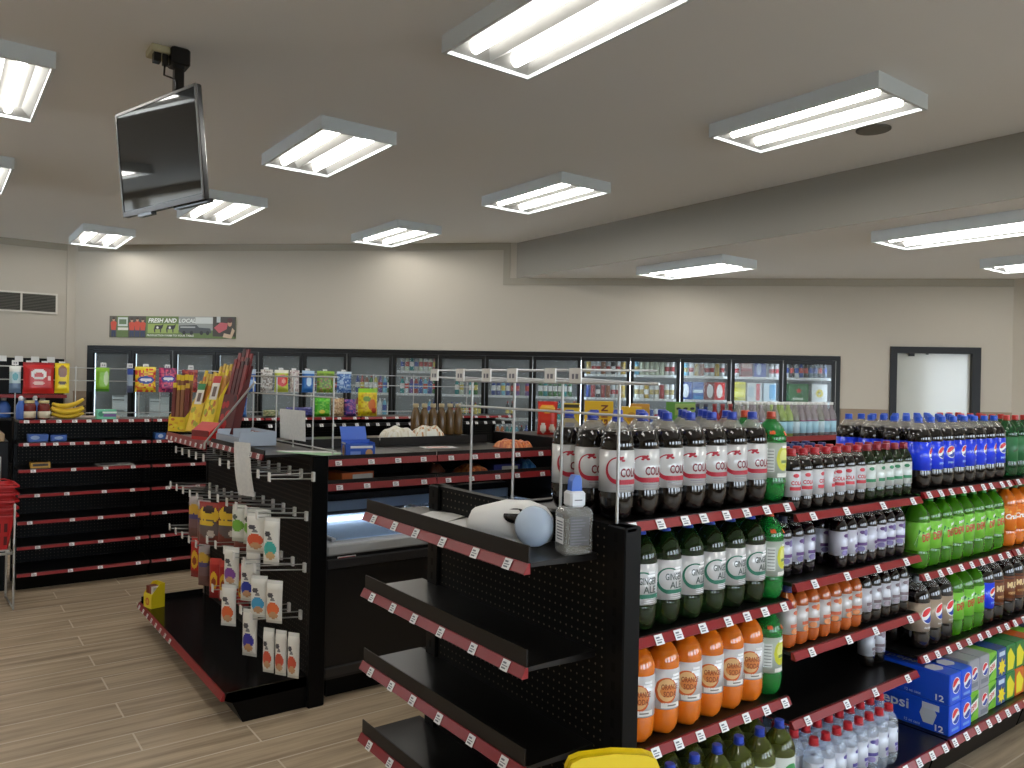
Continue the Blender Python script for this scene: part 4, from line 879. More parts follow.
# ---- standing on the first bays
JL=mat('jar_salsa',(110,26,20),.2); JC=mat('jar_lid',(206,190,140),.4); JW=mat('jar_white_label',(206,196,170),.5)
def make_jar():
    t=thing('salsa_jar','x','jar')
    b=MB(); b.lathe([(.030,0),(.040,.006),(.042,.02),(.042,.10),(.034,.118),(.030,.122),(0,.122)],JL,16); b.obj('jar',t)
    b=MB(); b.lathe([(.033,.1225),(.034,.125),(.034,.142),(0,.143)],JC,16); b.obj('lid',t)
    b=MB(); b.lathe([(.0426,.012),(.0426,.062)],JW,16); b.obj('label',t); return t
KJ=Kind(make_jar)
KJ.put((.60,6.79,1.263),0,'salsa jar with pale label under the edge of the red bag','jars on the snack run'); KJ.put((.692,6.79,1.263),.4,'salsa jar with pale label next to the bananas','jars on the snack run')
def make_blue():
    t=thing('spray_bottle','x','bottle'); b=MB(); b.lathe([(.03,0),(.032,.01),(.032,.10),(.018,.13),(.014,.14),(0,.14)],pm((60,100,180),.3),14); b.obj('bottle',t); b=MB(); b.lathe([(.016,.1405),(.016,.165),(.008,.175),(0,.175)],pm((220,224,230)),12); b.obj('cap',t); return t
KB=Kind(make_blue); KB.put((.645,6.90,1.263),0,'small blue bottle with white cap between the two salsa jars'); KB.put((.545,6.80,1.263),0,'small blue bottle at the start of the snack run beside the salsa jars')
t=thing('banana_bunch','bunch of yellow bananas lying on top of the snack run','bananas',(.85,6.81,1.263)); YB_=noise_mat('banana_yellow',(232,196,40),(206,170,40),9,.45); BT=mat('banana_tip',(70,52,28),.7)
for k,(dz,dy,bend,yaw) in enumerate(((.020,0,.05,0),(.052,-.012,.055,.08),(.086,.0,.07,.2),(.060,.03,.06,-.1))):
    pts=[];rs=[]
    for i in range(9):
        s=i/8; a=-.9+1.9*s; x=-.105+.215*s; pts.append((x*math.cos(yaw),dy+x*math.sin(yaw)*.3,dz+bend*(a*a)*.55+(.03*s if k==2 else 0))); rs.append(.0045+.0145*math.sin(PI*min(1,max(0,.12+.80*s)))**.6)
    b=MB(); b.tube(pts,rs,YB_,7); ba=b.obj('banana',t)
    q=MB(); p0,p1=Vector(pts[-1]),Vector(pts[-2]); q.rod(p0,p0+(p0-p1).normalized()*.018,.004,BT); q.obj('stem',ba)
b=MB(); b.box(-.13,.13,-.05,.05,.0,.012,mat('kraft_bread',(196,170,150),.6),.003); o=b.obj('bread_packet',None,(.86,6.95,1.263)); tag(o,'flat pale packet lying behind the bananas','packet')
b=MB(); b.box(-.16,.16,-.05,.05,.0,.02,mat('meat_tray',(206,184,172),.4),.005); o=b.obj('food_tray',None,(1.06,6.895,1.263)); tag(o,'flat pale food tray on the snack run past the bananas','tray')
def sbox(name,label,cat,loc,rz,w,d,h,col,decs=(),group=None,open_top=False,rx=0.,colt=None):
    b=MB(); b.box(-w/2,w/2,-d/2,d/2,0,h,pm(col,.4),.002)
    T=lambda u,v,l:(u,-d/2-l,v); Tt=lambda u,v,l:(u,v,h+l); Tl=lambda u,v,l:(-w/2-l,-u,v)
    for k,(face,sh,u,v,a,b_,c) in enumerate(decs):
        TT={'f':T,'t':Tt,'l':Tl}[face]
        (ell if sh=='e' else (lambda B,u,v,a,b_,m,T,l:rect(B,u-a,u+a,v-b_,v+b_,m,T,l,2)))(b,u,v,a,b_,pm(c),TT,.0008+.0004*k)
    o=b.obj(name,None,loc,rz); o.rotation_euler=(rx,0,rz); tag(o,label,cat,group); return o
sbox('gum_box','green and white gum carton standing on the snack run beyond the bananas','box',(1.11,6.79,1.263),0,.135,.09,.075,(110,196,160),(('f','r',.02,.03,.045,.012,(120,90,150)),('f','e',-.04,.04,.02,.02,(60,140,110)),('f','r',.02,.052,.05,.006,(226,240,232))))
# on the upper inner shelf
sbox('water_packet','blue shrink-wrapped packet on the second shelf of the first snack bay','packet',(.665,6.90,1.093),0,.13,.10,.055,(60,104,190),(('f','e',-.02,.03,.03,.015,(150,180,220)),),'blue packets on the second shelf')
sbox('water_packet','second blue packet lying beside the first on the second shelf','packet',(.80,6.90,1.093),0,.11,.10,.05,(50,96,186),(('f','e',.0,.025,.03,.012,(150,180,220)),),'blue packets on the second shelf')
sbox('candy_packet','small blue packet on the second shelf behind the cigar display','packet',(1.52,6.86,1.093),0,.08,.10,.05,(60,110,190),(('f','e',.0,.025,.02,.015,(200,214,236)),))
sbox('battery_packet','yellow and black packet on the third shelf of the first snack bay','packet',(.68,6.86,.896),0,.13,.10,.042,(206,160,60),(('f','r',0,.024,.05,.009,(50,40,30)),('t','r',0,0,.055,.03,(60,50,40))))
b=MB(); b.box(-.13,.13,-.10,.10,0,.0015,PW); b.box(-.10,.02,-.05,.06,.0015,.0018,mat('sheet_grey_picture',(120,120,128),.6)); o=b.obj('price_sheet',None,(1.19,6.86,.8975)); tag(o,'white price sheet lying on the third shelf of the snack run','paper')
# ---- black service counter at the far end, with a stand of red baskets
b=MB(); b.box(0,.50,.0,.6,0,1.10,BLACK,.006); t=thing('service_counter','black counter with a tan top stack at the start of the snack run','counter',(-.02,6.83,0)); b.obj('counter_body',t)
b=MB(); b.box(-.3,.47,-.02,.6,1.102,1.16,mat('tan_counter_top',(176,150,112),.5),.006); b.box(-.3,.42,.0,.6,1.165,1.215,mat('tan_counter_top',(176,150,112),.5),.006); b.obj('counter_top',t)
BR_=mat('red_basket_plastic',(196,34,38),.35)
st=thing('basket_stand','chrome wire stand holding the stack of red shopping baskets','stand',(.27,6.42,0),.05)
for s in (-1,1):
    b=MB(); b.tube([(s*.20,-.19,.0),(s*.20,-.19,.012),(s*.20,-.18,.40),(s*.20,-.18,.72)],.007,CHROME); b.tube([(s*.20,.19,.0),(s*.20,.19,.012),(s*.20,.18,.40),(s*.20,.18,.72)],.007,CHROME); b.tube([(s*.20,-.19,.012),(s*.20,.19,.012)],.006,CHROME); b.obj('side_frame',st)
b=MB(); b.tube([(-.20,-.18,.38),(.20,-.18,.38),(.20,.18,.38),(-.20,.18,.38),(-.20,-.18,.38)],.005,CHROME); b.tube([(-.20,-.16,.385),(.20,-.16,.385)],.005,CHROME); b.obj('support_ring',st)
b=MB(); b.box(-.18,.18,-.14,.14,.394,.402,CHROME); b.obj('support_tray',st)
b=MB(); b.tube([(-.12,.24,.80),(-.12,.24,1.0),(.16,.24,1.0),(.16,.24,.80)],.005,CHROME); b.box(-.12,.16,.236,.239,.80,.99,mat('sign_card',(60,66,60),.5)); b.obj('sign_holder',st)
def make_basket():
    t=thing('shopping_basket','x','basket'); b=MB(); h=.235; n=9
    def ring(z,grow): 
        return [(x,y,z) for x,y in rrect(.165+grow,.115+grow*.9,.03,3)]
    zs=[0,.05,.11,.17,.20,.235]; vs=[]
    for z in zs: vs+=ring(z,.035*z/h)
    m_=16; fs=[]
    for j in range(len(zs)-1):
        for i in range(m_):
            fs.append((j*m_+i,j*m_+(i+1)%m_,(j+1)*m_+(i+1)%m_,(j+1)*m_+i))
    fs.append(tuple(range(m_-1,-1,-1))); b.add(vs,fs,BR_)
    r=rrect(.205,.152,.03,3); r2=rrect(.222,.168,.034,3); 
    vs=[(x,y,z) for z in (h-.012,h) for x,y in r]+[(x,y,z) for z in (h-.012,h) for x,y in r2]
    fs=[]
    for i in range(16):
        j=(i+1)%16; fs+=[(16+i,16+j,48+j,48+i),(i,j,32+j,32+i),(32+i,32+j,48+j,48+i)]
    b.add(vs,fs,BR_)
    dk=mat('basket_slot_dark',(90,14,18),.6)
    for k in range(8):
        for (z0,z1) in ((.03,.09),(.12,.18),):
            x=-.145+.040*k; g0=.117+.035*.9*z0/h; g1=.117+.035*.9*z1/h
            b.add([(x,-g0,z0),(x+.02,-g0,z0),(x+.02,-g1,z1),(x,-g1,z1)],[(0,1,2,3)],dk)
    for k in range(5):
        for (z0,z1) in ((.03,.09),(.12,.18)):
            y=-.095+.040*k; g0=.167+.035*z0/h; g1=.167+.035*z1/h
            b.add([(g0,y,z0),(g0,y+.02,z0),(g1,y+.02,z1),(g1,y,z1)],[(0,1,2,3)],dk)
    b.obj('basket_shell',t)
    for s in (-1,1):
        q=MB(); q.tube([(-.20,s*.155,h+.002),(-.17,s*.172,h+.012),(.17,s*.172,h+.012),(.20,s*.155,h+.002)],.005,mat('basket_handle',(170,28,30),.4),6); q.obj('handle',t)
    return t
KS=Kind(make_basket)
for k in range(5): KS.put((.28,6.42,.403+.050*k),.05,'red plastic shopping basket, %s'%('lowest of the nested stack','second from the bottom of the nested stack','middle one of the nested stack','second from the top of the nested stack','topmost of the nested stack')[k],'nested red shopping baskets')
# ---- black pegboard display against the far wall
t=thing('wall_pegboard','black pegboard rack with white hook tips against the wall under the vent','store shelf',(.35,13.62,0))
b=MB(); b.box(-.8,1.28,-.10,0,.3,1.84,BLACK); b.obj('back_panel',t)
for k in range(9):
    b=MB(); b.rod((-.62+.2*k+.1,-.10,1.80),(-.62+.2*k+.1,-.34,1.80),.006,CHROME); h=b.obj('peg_hook',t); b=MB(); b.box(-.62+.2*k+.05,-.62+.2*k+.15,-.35,-.34,1.78,1.86,TAGC); b.obj('hook_tag',h)
b=MB(); b.box(-.8,1.28,-.45,-.10,1.27,1.30,DECK); s=b.obj('shelf',t); b=MB(); b.box(-.8,1.28,-.47,-.45,1.26,1.31,RED); b.obj('price_strip',s)
b=MB(); b.box(-.8,1.28,-.50,-.10,.94,.97,DECK); b.obj('shelf',t); b=MB(); b.box(-.8,1.28,-.50,-.10,.0,.3,BLACK); b.obj('base',t)
def make_jug():
    t=thing('washer_jug','x','bottle'); b=MB(); b.lathe([(.08,0),(.088,.01),(.088,.15),(.06,.21),(.03,.245),(0,.245)],pm((70,110,190),.25),14); b.obj('jug',t); b=MB(); b.lathe([(.034,.246),(.034,.285),(0,.285)],pm((220,226,234)),12); b.obj('cap',t); return t
KG=Kind(make_jug)
for k,x in enumerate((.62,.86,1.10,1.34)): KG.put((x,13.36,.971),0,'blue washer fluid jug, %s under the black wall rack'%ORD[k],'blue jugs under the wall rack')
# ------------------------------------------------------------------ peg-hook gondola (faces the open floor on the -x side)
random.seed(9)
GX,GY=1.504,5.43; GW=1.82
t=thing('peg_hook_gondola','black pegboard gondola with rows of peg hooks and a wide shiny base shelf','store shelf',(GX,GY,0),-PI/2)
b=MB(); b.box(.04,GW-.042,0,.02,.12,1.20,PEG); b.obj('back_panel',t)
b=MB(); b.box(.0,GW-.042,-.004,.05,1.20,1.228,BLACK); b.obj('top_rail',t)
upright(t,GW-.042,GW,-.005,.078,1.228); upright(t,0,.04,-.005,.078,1.228); upright(t,GW/2-.02,GW/2+.02,-.008,.0,1.20)
# lower deck
b=MB(); b.prism([(0,.155),(0,.10),(-.36,.10),(-.395,.118),(-.395,.155)],'x',.0,GW-.03,mat('black_gloss_deck',(16,15,15),.16)); s=b.obj('base_shelf',t)
q=MB(); q.prism([(-.395,.152),(-.395,.116),(-.410,.116),(-.415,.122),(-.402,.152)],'x',.9,GW-.03,RED); q.obj('price_strip',s)
q=MB(); q.prism([(-.395,.152),(-.395,.116),(-.410,.116),(-.415,.122),(-.402,.152)],'x',.0,.9,RED); q.obj('price_strip',s)
for k in range(8):
    o=bpy.data.objects.new('price_tag',TAGS); C.objects.link(o); o.parent=s; o.location=(.06+.112*k,-.4125,.135); o.rotation_euler=(-.41,0,0)
q=MB(); q.box(.0,.012,-.39,-.01,.155,.185,BLACK); q.obj('end_lip',s)
b=MB(); b.prism([(-.07,.0),(-.07,.10),(-.36,.10),(-.31,.0)],'x',.02,GW-.042,BLACK); b.obj('kick_plate',t)
b=MB(); b.prism([(0,.0),(0,.150),(-.385,.150),(-.395,.118),(-.36,.10),(-.31,.0)],'x',GW-.0415,GW-.030,BLACK); b.obj('end_plate',t)
# shallow top shelves
for (x0,w,z,dp) in ((.0,.90,1.222,.25),(.91,.87,1.240,.225)):
    b=MB(); b.box(x0,x0+w,-dp,.10,z-.012,z,DECK); s=b.obj('top_shelf',t)
    q=MB(); q.prism([(-dp,z+.022),(-dp,z-.030),(-dp-.016,z-.028),(-dp-.004,z+.022)],'x',x0,x0+w,RED if x0==0 else BLACK); q.obj('price_strip',s)
    n=8
    for k in range(n):
        o=bpy.data.objects.new('price_tag',TAGS); C.objects.link(o); o.parent=s; o.location=(x0+(k+.5)*w/n,-dp-.0165,z-.010); o.rotation_euler=(-.24,0,0)
    if x0>0: q=MB(); q.prism([(-dp-.006,z+.002),(-dp-.006,z-.024),(-dp-.017,z-.024),(-dp-.012,z+.002)],'x',x0,x0+w,RED); q.obj('red_strip',s)
HL=.25
def hook(x,z,L=HL,rise=.028):
    b=MB(); b.rod((x,-.008,z),(x,-L,z+rise),.0032,CHROME); b.rod((x,-.008,z+.028),(x,-L,z+rise+.020),.0024,CHROME); b.box(x-.012,x+.012,-.012,-.0005,z-.012,z+.034,TAGC); h=b.obj('peg_hook',t)
    q=MB(); q.box(x-.017,x+.017,-L-.004,-L,z+rise-.012,z+rise+.030,TAGC); q.obj('hook_tag',h)
Yh=lambda Y: GY-Y
for k in range(6): hook(Yh(3.675+.155*k),.918)
for k in range(5): hook(Yh(4.70+.155*k),.873)
for Y in (3.685,3.842,4.004,4.16,4.32,4.48): hook(Yh(Y),.663)
for k in range(5): hook(Yh(4.70+.155*k),.60)
for Y in (3.725,3.88,4.04,4.20,4.36): hook(Yh(Y),.42)
for k in range(6): hook(Yh(3.60+.155*k),1.12,.22,.012)
for k in range(5): hook(Yh(4.62+.155*k),1.12,.24,.012)
# packets on the hooks: each hangs from the hook that ends just in front of it
HG='packets on the peg hooks'
def snack(lab,Y,ztop,w,h,p,X=1.30,t_=.035,key=None,rz=None):
    bag('snack_packet',lab,'packet',(X,Y,ztop-h),-PI/2+(rz if rz is not None else .62+random.uniform(-.15,.15)),w,h,t_,p,HG,key=key)
jerky=simple((112,52,40),(.84,(150,40,34)),(.16,(120,40,36)),((.5,.72,.45,.2,(226,186,50)),(.5,.40,.5,.22,(96,84,84)),(.35,.52,.4,.07,(226,190,60)),(.5,.84,.25,.09,(60,40,40)),(.62,.28,.16,.08,(200,190,180))))
thin=simple((120,90,92),(.80,(180,170,170)),(.25,(110,74,70)),((.5,.66,.5,.16,(214,170,60)),(.5,.52,.5,.07,(80,70,120))))
stick=simple((176,34,36),(.85,(196,60,50)),(.18,(150,30,34)),((.5,.45,.32,.22,(226,180,40)),(.5,.42,.2,.1,(150,60,30))))
grn=simple((226,228,220),None,(.1,(206,210,200)),((.5,.45,.45,.16,(120,180,70)),(.3,.68,.2,.06,(90,100,90))))
wh=lambda c,c2=(196,150,110):simple((228,226,218),(.93,(210,210,204)),(.06,(206,206,200)),((.5,.34,.40,.17,c),(.55,.20,.3,.08,c2),(.35,.66,.22,.05,(70,70,76)),(.5,.57,.3,.02,(120,120,120))))
snack('slim jerky packet with yellow band on the farthest upper hooks',4.90,.885,.10,.25,thin)
snack('purple-banded jerky packet next to the slim jerky packet',4.72,.885,.09,.24,thin)
snack('big brown jerky bag with yellow arch, front one on the upper hooks',4.52,.90,.17,.24,jerky,X=1.28)
snack('big brown jerky bag behind the front jerky bag',4.40,.91,.17,.24,jerky,X=1.36)
snack('big brown jerky bag with dark edge, closest to the green packets',4.24,.91,.15,.24,jerky,X=1.38)
for k,Y in enumerate((4.08,3.98,3.88)): snack('white and green nut packet, %s of three on the upper hooks'%ORD[k],Y,.945,.085,.19,grn,X=1.30+.03*k)
snack('white packet with large orange circle on the upper hooks',3.72,.955,.115,.19,wh((214,90,56)),X=1.27)
snack('narrow white packet with teal patch on the end upper hook',3.60,.95,.085,.22,wh((70,180,170),(206,170,120)),X=1.30)
snack('red stick packet with yellow label on the middle hooks under the slim jerky',4.86,.645,.09,.24,stick)
snack('grey and red stick packet beside the farthest red stick packet',4.70,.63,.08,.24,thin)
for k,Y in enumerate((4.44,4.35,4.27,4.19)): snack('red and yellow meat stick packet, %s of four in the middle row'%ORD[k],Y,.60,.075,.22,stick,X=1.29+.025*k)
snack('white packet with purple patch, front one in the middle row',4.06,.735,.095,.21,wh((126,70,150)),X=1.26)
snack('white packet with purple patch, tucked behind another purple one',3.97,.725,.09,.21,wh((126,70,150)),X=1.34)
snack('white packet with dark blue patch in the middle row',3.86,.70,.085,.20,wh((40,60,160)),X=1.28)
snack('white packet with sky blue patch in the middle row',3.70,.66,.085,.20,wh((70,160,206)),X=1.28)
snack('white packet with orange patch at the end of the middle row',3.575,.66,.085,.20,wh((226,110,60)),X=1.31)
snack('white packet with orange patch hanging alone in the bottom row',4.03,.55,.085,.21,wh((222,104,56)),X=1.24)
snack('white packet with navy patch in the bottom row',3.82,.47,.085,.23,wh((54,50,160)),X=1.28)
for k,Y in enumerate((3.61,3.545,3.48)): snack('white packet with orange patch, %s of the last three in the bottom row'%ORD[k],Y,.43+.0*k,.06,.21,wh((206,84,60)),X=1.30+.035*k,key=None,rz=.6)
# ---- chocolate tub on the base deck, papers
YC=(232,206,30)
tt=thing('candy_box','small yellow open candy carton on the corner of the wide base shelf','box',(1.155,5.26,.156),-PI/2+.25)
b=MB(); w,d,h=.10,.085,.15; yc=pm(YC,.4)
b.box(-w/2,w/2,-d/2,d/2,0,.085,yc); b.prism([(-d/2+.0,.085),(d/2,.085),(d/2,h),(d/2-.03,h)],'x',-w/2,-w/2+.004,yc); b.prism([(-d/2,.085),(d/2,.085),(d/2,h),(d/2-.03,h)],'x',w/2-.004,w/2,yc); b.box(-w/2,w/2,d/2-.004,d/2,.085,h,yc)
T=lambda u,v,l:(u,-d/2-l,v); ell(b,.0,.04,.024,.024,pm((206,110,30)),T,.001); ell(b,.0,.04,.015,.014,pm((226,170,50)),T,.0015)
b.obj('carton',tt)
for k in range(3): q=MB(); q.box(-.044+.031*k,-.018+.031*k,-.03,.02,.0855,.132,pm((120,44,36) if k<2 else (196,190,186))); q.obj('candy_bar',tt)
def sheet(lab,loc,rx,rz,w,h,m=PW,bend=0.):
    b=MB(); n=8; vs=[]
    for j in range(n+1):
        for i in (0,1):
            v=j/n; vs.append(((i-.5)*w, bend*math.sin(PI*v)-.0, -h*v))
    fs=[(2*j,2*j+1,2*j+3,2*j+2) for j in range(n)]
    k=len(vs); vs+=[(x,y+.0008,z) for x,y,z in vs]; fs+=[tuple(k+q for q in f[::-1]) for f in fs]
    b.add(vs,fs,m); o=b.obj('paper_sheet',None,loc); o.rotation_euler=(rx,0,rz); tag(o,lab,'paper')
sheet('long narrow white receipt paper hanging down over the peg hooks',(1.243,3.88,1.285),.12,-PI/2+.35,.125,.27,bend=-.01)
sheet('square white sheet clipped to the wire rack above the peg-hook gondola',(1.548,4.02,1.44),.03,-PI/2+.08,.30,.16)
b=MB(); b.prism([(-.16,-.07),(.16,-.05),(.14,.09),(-.14,.05)],'z',0,.001,mat('green_paper',(150,190,150),.6)); b.prism([(-.20,-.03),(-.1,-.045),(.12,.10),(.0,.11)],'z',.0011,.0021,PW); o=b.obj('green_sheet',None,(1.50,3.66,1.2412),-1.2); tag(o,'pale green paper lying on top of the gondola end','paper')
# ---- tilted cigar and stick displays on the far top shelf
def stand(lab,Y,X,w,h,d,col,stickc,tiltd,sign=None,n=5,hs=1.0,ly=0.,dz=0.):
    tt=thing('cigar_display',lab,'display box',(X,Y,1.2235+dz+math.sin(math.radians(tiltd))*d*.5),-PI/2+ly)
    tt.rotation_euler=(0,0,-PI/2+ly); R_=Matrix.Rotation(-math.radians(tiltd),4,'X')
    b=MB(); m=pm(col,.4); wt=.004
    b.box(-w/2,w/2,-d/2,-d/2+wt,0,h*.55,m); b.box(-w/2,w/2,d/2-wt,d/2,0,h,m); b.box(-w/2,w/2,-d/2,d/2,0,wt,m)
    for s in (-1,1): b.prism([(-d/2,0),(d/2,0),(d/2,h),(-d/2,h*.55)],'x',s*w/2-(wt if s>0 else 0),s*w/2+(wt if s<0 else 0),m)
    T=lambda u,v,l:(u,-d/2-l,v)
    for k in range(12): ell(b,random.uniform(-w*.38,w*.38),random.uniform(h*.08,h*.5),w*.12,h*.05,pm(random.choice([(240,220,60),(226,180,40),(170,170,40),(206,120,40)] if col[0]>200 else [(170,30,34),(60,20,24)])),T,.001+.0002*k,7)
    if sign: rect(b,-w*.3,w*.3,h*.52,h*.80,pm((226,220,206)),T,.003,2); rect(b,-w*.3,w*.3,h*.80,h*.92,pm(sign),T,.003,2); rect(b,-w*.14,w*.14,h*.57,h*.74,pm((110,90,80)),T,.0036,2)
    b.tf(R_); b.obj('tray',tt)
    for k in range(n):
        for r_ in range(2):
            q=MB(); x=-w/2+w*(k+.5)/n; y=-d*.18+d*.36*r_; hh=h*hs*random.uniform(.94,1.02)+.05*r_
            q.box(x-w/n*.40,x+w/n*.40,y-.006,y+.006,wt+.001,hh*.9,pm(random.choice(stickc),.35)); q.box(x-w/n*.36,x+w/n*.36,y-.005,y+.005,hh*.9,hh,pm(random.choice([(226,196,40),(206,170,60)] if col[0]>200 else [(120,26,28),(60,16,18)]),.35)); q.tf(R_); q.obj('cigar_packet',tt)
stand('yellow cigar tray of brown sticks at the far end of the top shelf',5.30,1.30,.14,.17,.07,(236,206,40),[(110,44,40),(90,36,36),(140,90,60)],3,None,4,1.85,ly=.55,dz=.025)
stand('yellow cigar tray with a green-headed sign leaning back',5.03,1.32,.10,.33,.06,(236,200,40),[(206,130,50),(170,130,60),(190,90,50)],16,(40,130,70),4,1.05,ly=.5,dz=.03)
stand('yellow cigar tray with a red-headed sign leaning back',4.81,1.34,.10,.37,.06,(236,206,40),[(206,150,80),(226,196,60),(180,120,70)],17,(196,50,50),4,1.04,ly=.5,dz=.045)
stand('tall dark red stick tray leaning highest of the displays',4.55,1.37,.115,.42,.06,(84,24,26),[(100,26,30),(80,22,26),(120,40,40)],15,None,4,1.10,ly=.5,dz=.045)
tt=thing('acrylic_bin','shallow pale bin with a tag strip beside the cigar displays on the top shelf','tray',(1.395,4.30,1.2455),-PI/2); AC=mat('pale_acrylic',(176,186,200),.25)
b=MB(); b.box(-.20,.20,-.10,.10,0,.006,AC); b.box(-.20,.20,-.10,-.094,.006,.045,AC); b.box(-.20,-.194,-.094,.10,.006,.07,AC); b.box(.194,.20,-.094,.10,.006,.075,AC); b.box(-.194,.194,.094,.10,.006,.075,AC); b.obj('bin_body',tt)
q=MB(); q.box(-.18,.18,.088,.0935,.03,.06,RED)
for k in range(6): q.box(-.165+.058*k,-.13+.058*k,.0865,.0878,.034,.056,WHITE)
q.obj('tag_strip',tt)
tt=thing('red_display_bin','open red plastic tray at the foot of the tall dark stick tray','tray',(1.272,4.63,1.2455),-PI/2+.3)
b=MB(); b.prism([(-.03,0),(.035,0),(.035,.10),(-.03,.05)],'x',-.09,.09,pm((196,40,34))); b.prism([(-.0301,.02),(-.03,.05),(-.036,.055),(-.036,.02)],'x',-.08,.08,pm((120,24,24))); b.obj('tray',tt)
tt=thing('wire_brace','slanted chrome wire rod propped across the cigar displays','wire',(1.17,4.17,1.224),0); b=MB(); b.rod((0,.10,.03),(.12,-.32,.36),.006,CHROME); b.rod((0,.10,.0),(0,.10,.032),.006,CHROME); b.obj('rod',tt)
# ------------------------------------------------------------------ chest freezer with an overhead rack
FY0,FY1=3.66,5.38; FX0,FX1=1.60,3.42; FB=mat('freezer_black',(20,19,20),.35); FG=mat('freezer_grey_rim',(170,174,178),.4); FW=mat('freezer_white_liner',(216,222,228),.35)
t=thing('chest_freezer','black chest freezer with a lit white interior under the bread rack','freezer',(FX0,FY0,0)); w=FX1-FX0; d=FY1-FY0
b=MB(); b.box(0,w,0,.05,.10,.72,FB); b.box(0,w,d-.05,d,.10,.72,FB); b.box(0,.05,.05,d-.05,.10,.72,FB); b.box(w-.05,w,.05,d-.05,.10,.72,FB); b.box(.05,w-.05,.05,d-.05,.10,.16,FB); b.obj('cabinet',t)
b=MB(); b.box(.03,w-.03,.04,d-.04,0,.10,BLACKM); b.obj('plinth',t)
b=MB(); b.prism([(-.004,.655),(-.022,.66),(-.022,.70),(-.004,.705)],'x',0,w,mat('freezer_bumper',(44,43,44),.3)); b.prism([(-.004,.115),(-.018,.12),(-.018,.16),(-.004,.165)],'x',0,w,mat('freezer_bumper',(44,43,44),.3)); b.obj('bumper',t)
b=MB()
for (x0,x1,y0,y1) in ((0,w,-.01,.09),(0,w,d-.09,d+.01),(0,.09,.09,d-.09),(w-.09,w,.09,d-.09)): b.box(x0,x1,y0,y1,.721,.775,FG,.008)
b.obj('rim',t)
b=MB(); b.box(.06,w-.06,.06,d-.06,.50,.51,FW); b.box(.06,.09,.09,d-.09,.37,.72,FW); b.box(w-.09,w-.06,.09,d-.09,.37,.72,FW); b.box(.06,w-.06,.06,.09,.37,.72,FW); b.box(.06,w-.06,d-.09,d-.06,.37,.72,FW); b.box(.09,w-.09,.84,.87,.51,.770,FW); b.obj('liner',t)
b=MB()
for k in range(34): b.rod((.10+.048*k,.105,.52),(.10+.048*k,.105,.70),.004,FW,5); b.rod((.10+.048*k,.105,.52),(.10+.048*k,.80,.52),.004,FW,5)
for z in (.56,.62,.68): b.rod((.095,.105,z),(w-.095,.105,z),.005,FW,5)
b.obj('basket_wire',t)
b=MB()
for s in (0,1):
    x0=.05+(w/2-.05)*s; b.box(x0+.01,x0+w/2-.06,.06,.80,.782+.008*s,.788+.008*s,mat('freezer_lid_glass',(190,206,220),.03,alpha=.08,ior=1.35))
b.obj('glass_lid',t)
b=MB()
for s in (0,1):
    x0=.05+(w/2-.05)*s; z=.779+.008*s
    b=MB(); b.box(x0,x0+.022,.05,.81,z,z+.016,FG); b.obj('lid_edge',t); b=MB(); b.box(x0+w/2-.072,x0+w/2-.05,.05,.81,z,z+.016,FG)
    if s==0: b.obj('lid_edge',t)
b.obj('lid_edge',t)
b=MB(); b.box(.10,w-.10,.82,.90,.776,.90,FB); b.obj('centre_spine',t)
b=MB(); b.box(.10,w-.10,.805,.82,.80,.86,mat('freezer_mirror_panel',(150,166,184),.3)); b.obj('mirror_panel',t)
b=MB(); b.box(.10,w-.10,.818,.832,.735,.752,mat('freezer_lamp',(236,244,255),.5,emit=13.)); b.obj('light_tube',t)
b=MB(); b.box(.06,.16,-.0235,-.022,.725,.742,WHITE); b.box(.065,.155,-.0242,-.0235,.730,.737,pm((190,40,44))); b.tf(Matrix.Translation((0,.022,-.03))); b.obj('maker_plate',t)
for k in range(6):
    sbox('frozen_packet','frozen food packet lying in the chest freezer, %s from the peg-hook gondola'%ORD[k],'packet',(FX0+.22+.24*k,FY0+.42,.5285),.1*k,.19,.26,.12,random.choice([(200,206,214),(190,120,90),(120,140,190),(214,196,170)]),(('t','e',0,0,.06,.05,(230,226,220)),),'frozen packets in the chest freezer')
# overhead rack
RY=4.52
t=thing('bread_rack','two-tier black rack with red price strips standing over the chest freezer','store shelf',(FX0,RY,0)); w=FX1-FX0
for x in (.0,w/2-.02,w-.04): b=MB(); b.box(x+.0,x+.04,-.02,.02,.905,1.136,BLACK); b.obj('upright_post',t)
for s in range(2):
    x0=w/2*s; ww=w/2
    for z,dp,fn in ((1.150,.40,.022),(1.012,.40,.022)):
        b=MB(); b.box(x0+.003,x0+ww-.003,-dp,.36 if z>1.1 else -.025,z-.012,z,DECK); sh=b.obj('shelf',t)
        q=MB(); q.prism([(-dp,z+.004),(-dp,z-.036),(-dp-.016,z-.034),(-dp-.006,z+.004)],'x',x0+.004,x0+ww-.004,RED); q.obj('price_strip',sh)
        q=MB(); q.box(x0+.004,x0+ww-.004,-dp-.004,-dp,z+.004,z+fn+.004,FENCE); q.obj('fence',sh)
        if z>1.1: q=MB(); q.box(x0+.004,x0+ww-.004,.356,.360,z,z+.06,FENCE); q.obj('rear_fence',sh)
        for k in range(5):
            o=bpy.data.objects.new('price_tag',TAGM); C.objects.link(o); o.parent=sh; o.location=(x0+ww*(k+.5)/5+random.uniform(-.03,.03),-dp-.0145,z-.017); o.rotation_euler=(-.25,0,0); o.scale=(1.15,1,.9)
b=MB(); b.box(.0,w,-.008,.008,.905,1.137,BLACKM); b.obj('back_panel',t)
b=MB(); b.box(0,w,.365,.82,1.178,1.19,DECK); b.box(0,w,.80,.82,.91,1.1775,BLACK); b.obj('rear_shelf',t)
zt,zl,zr=1.1505,1.0125,1.1905
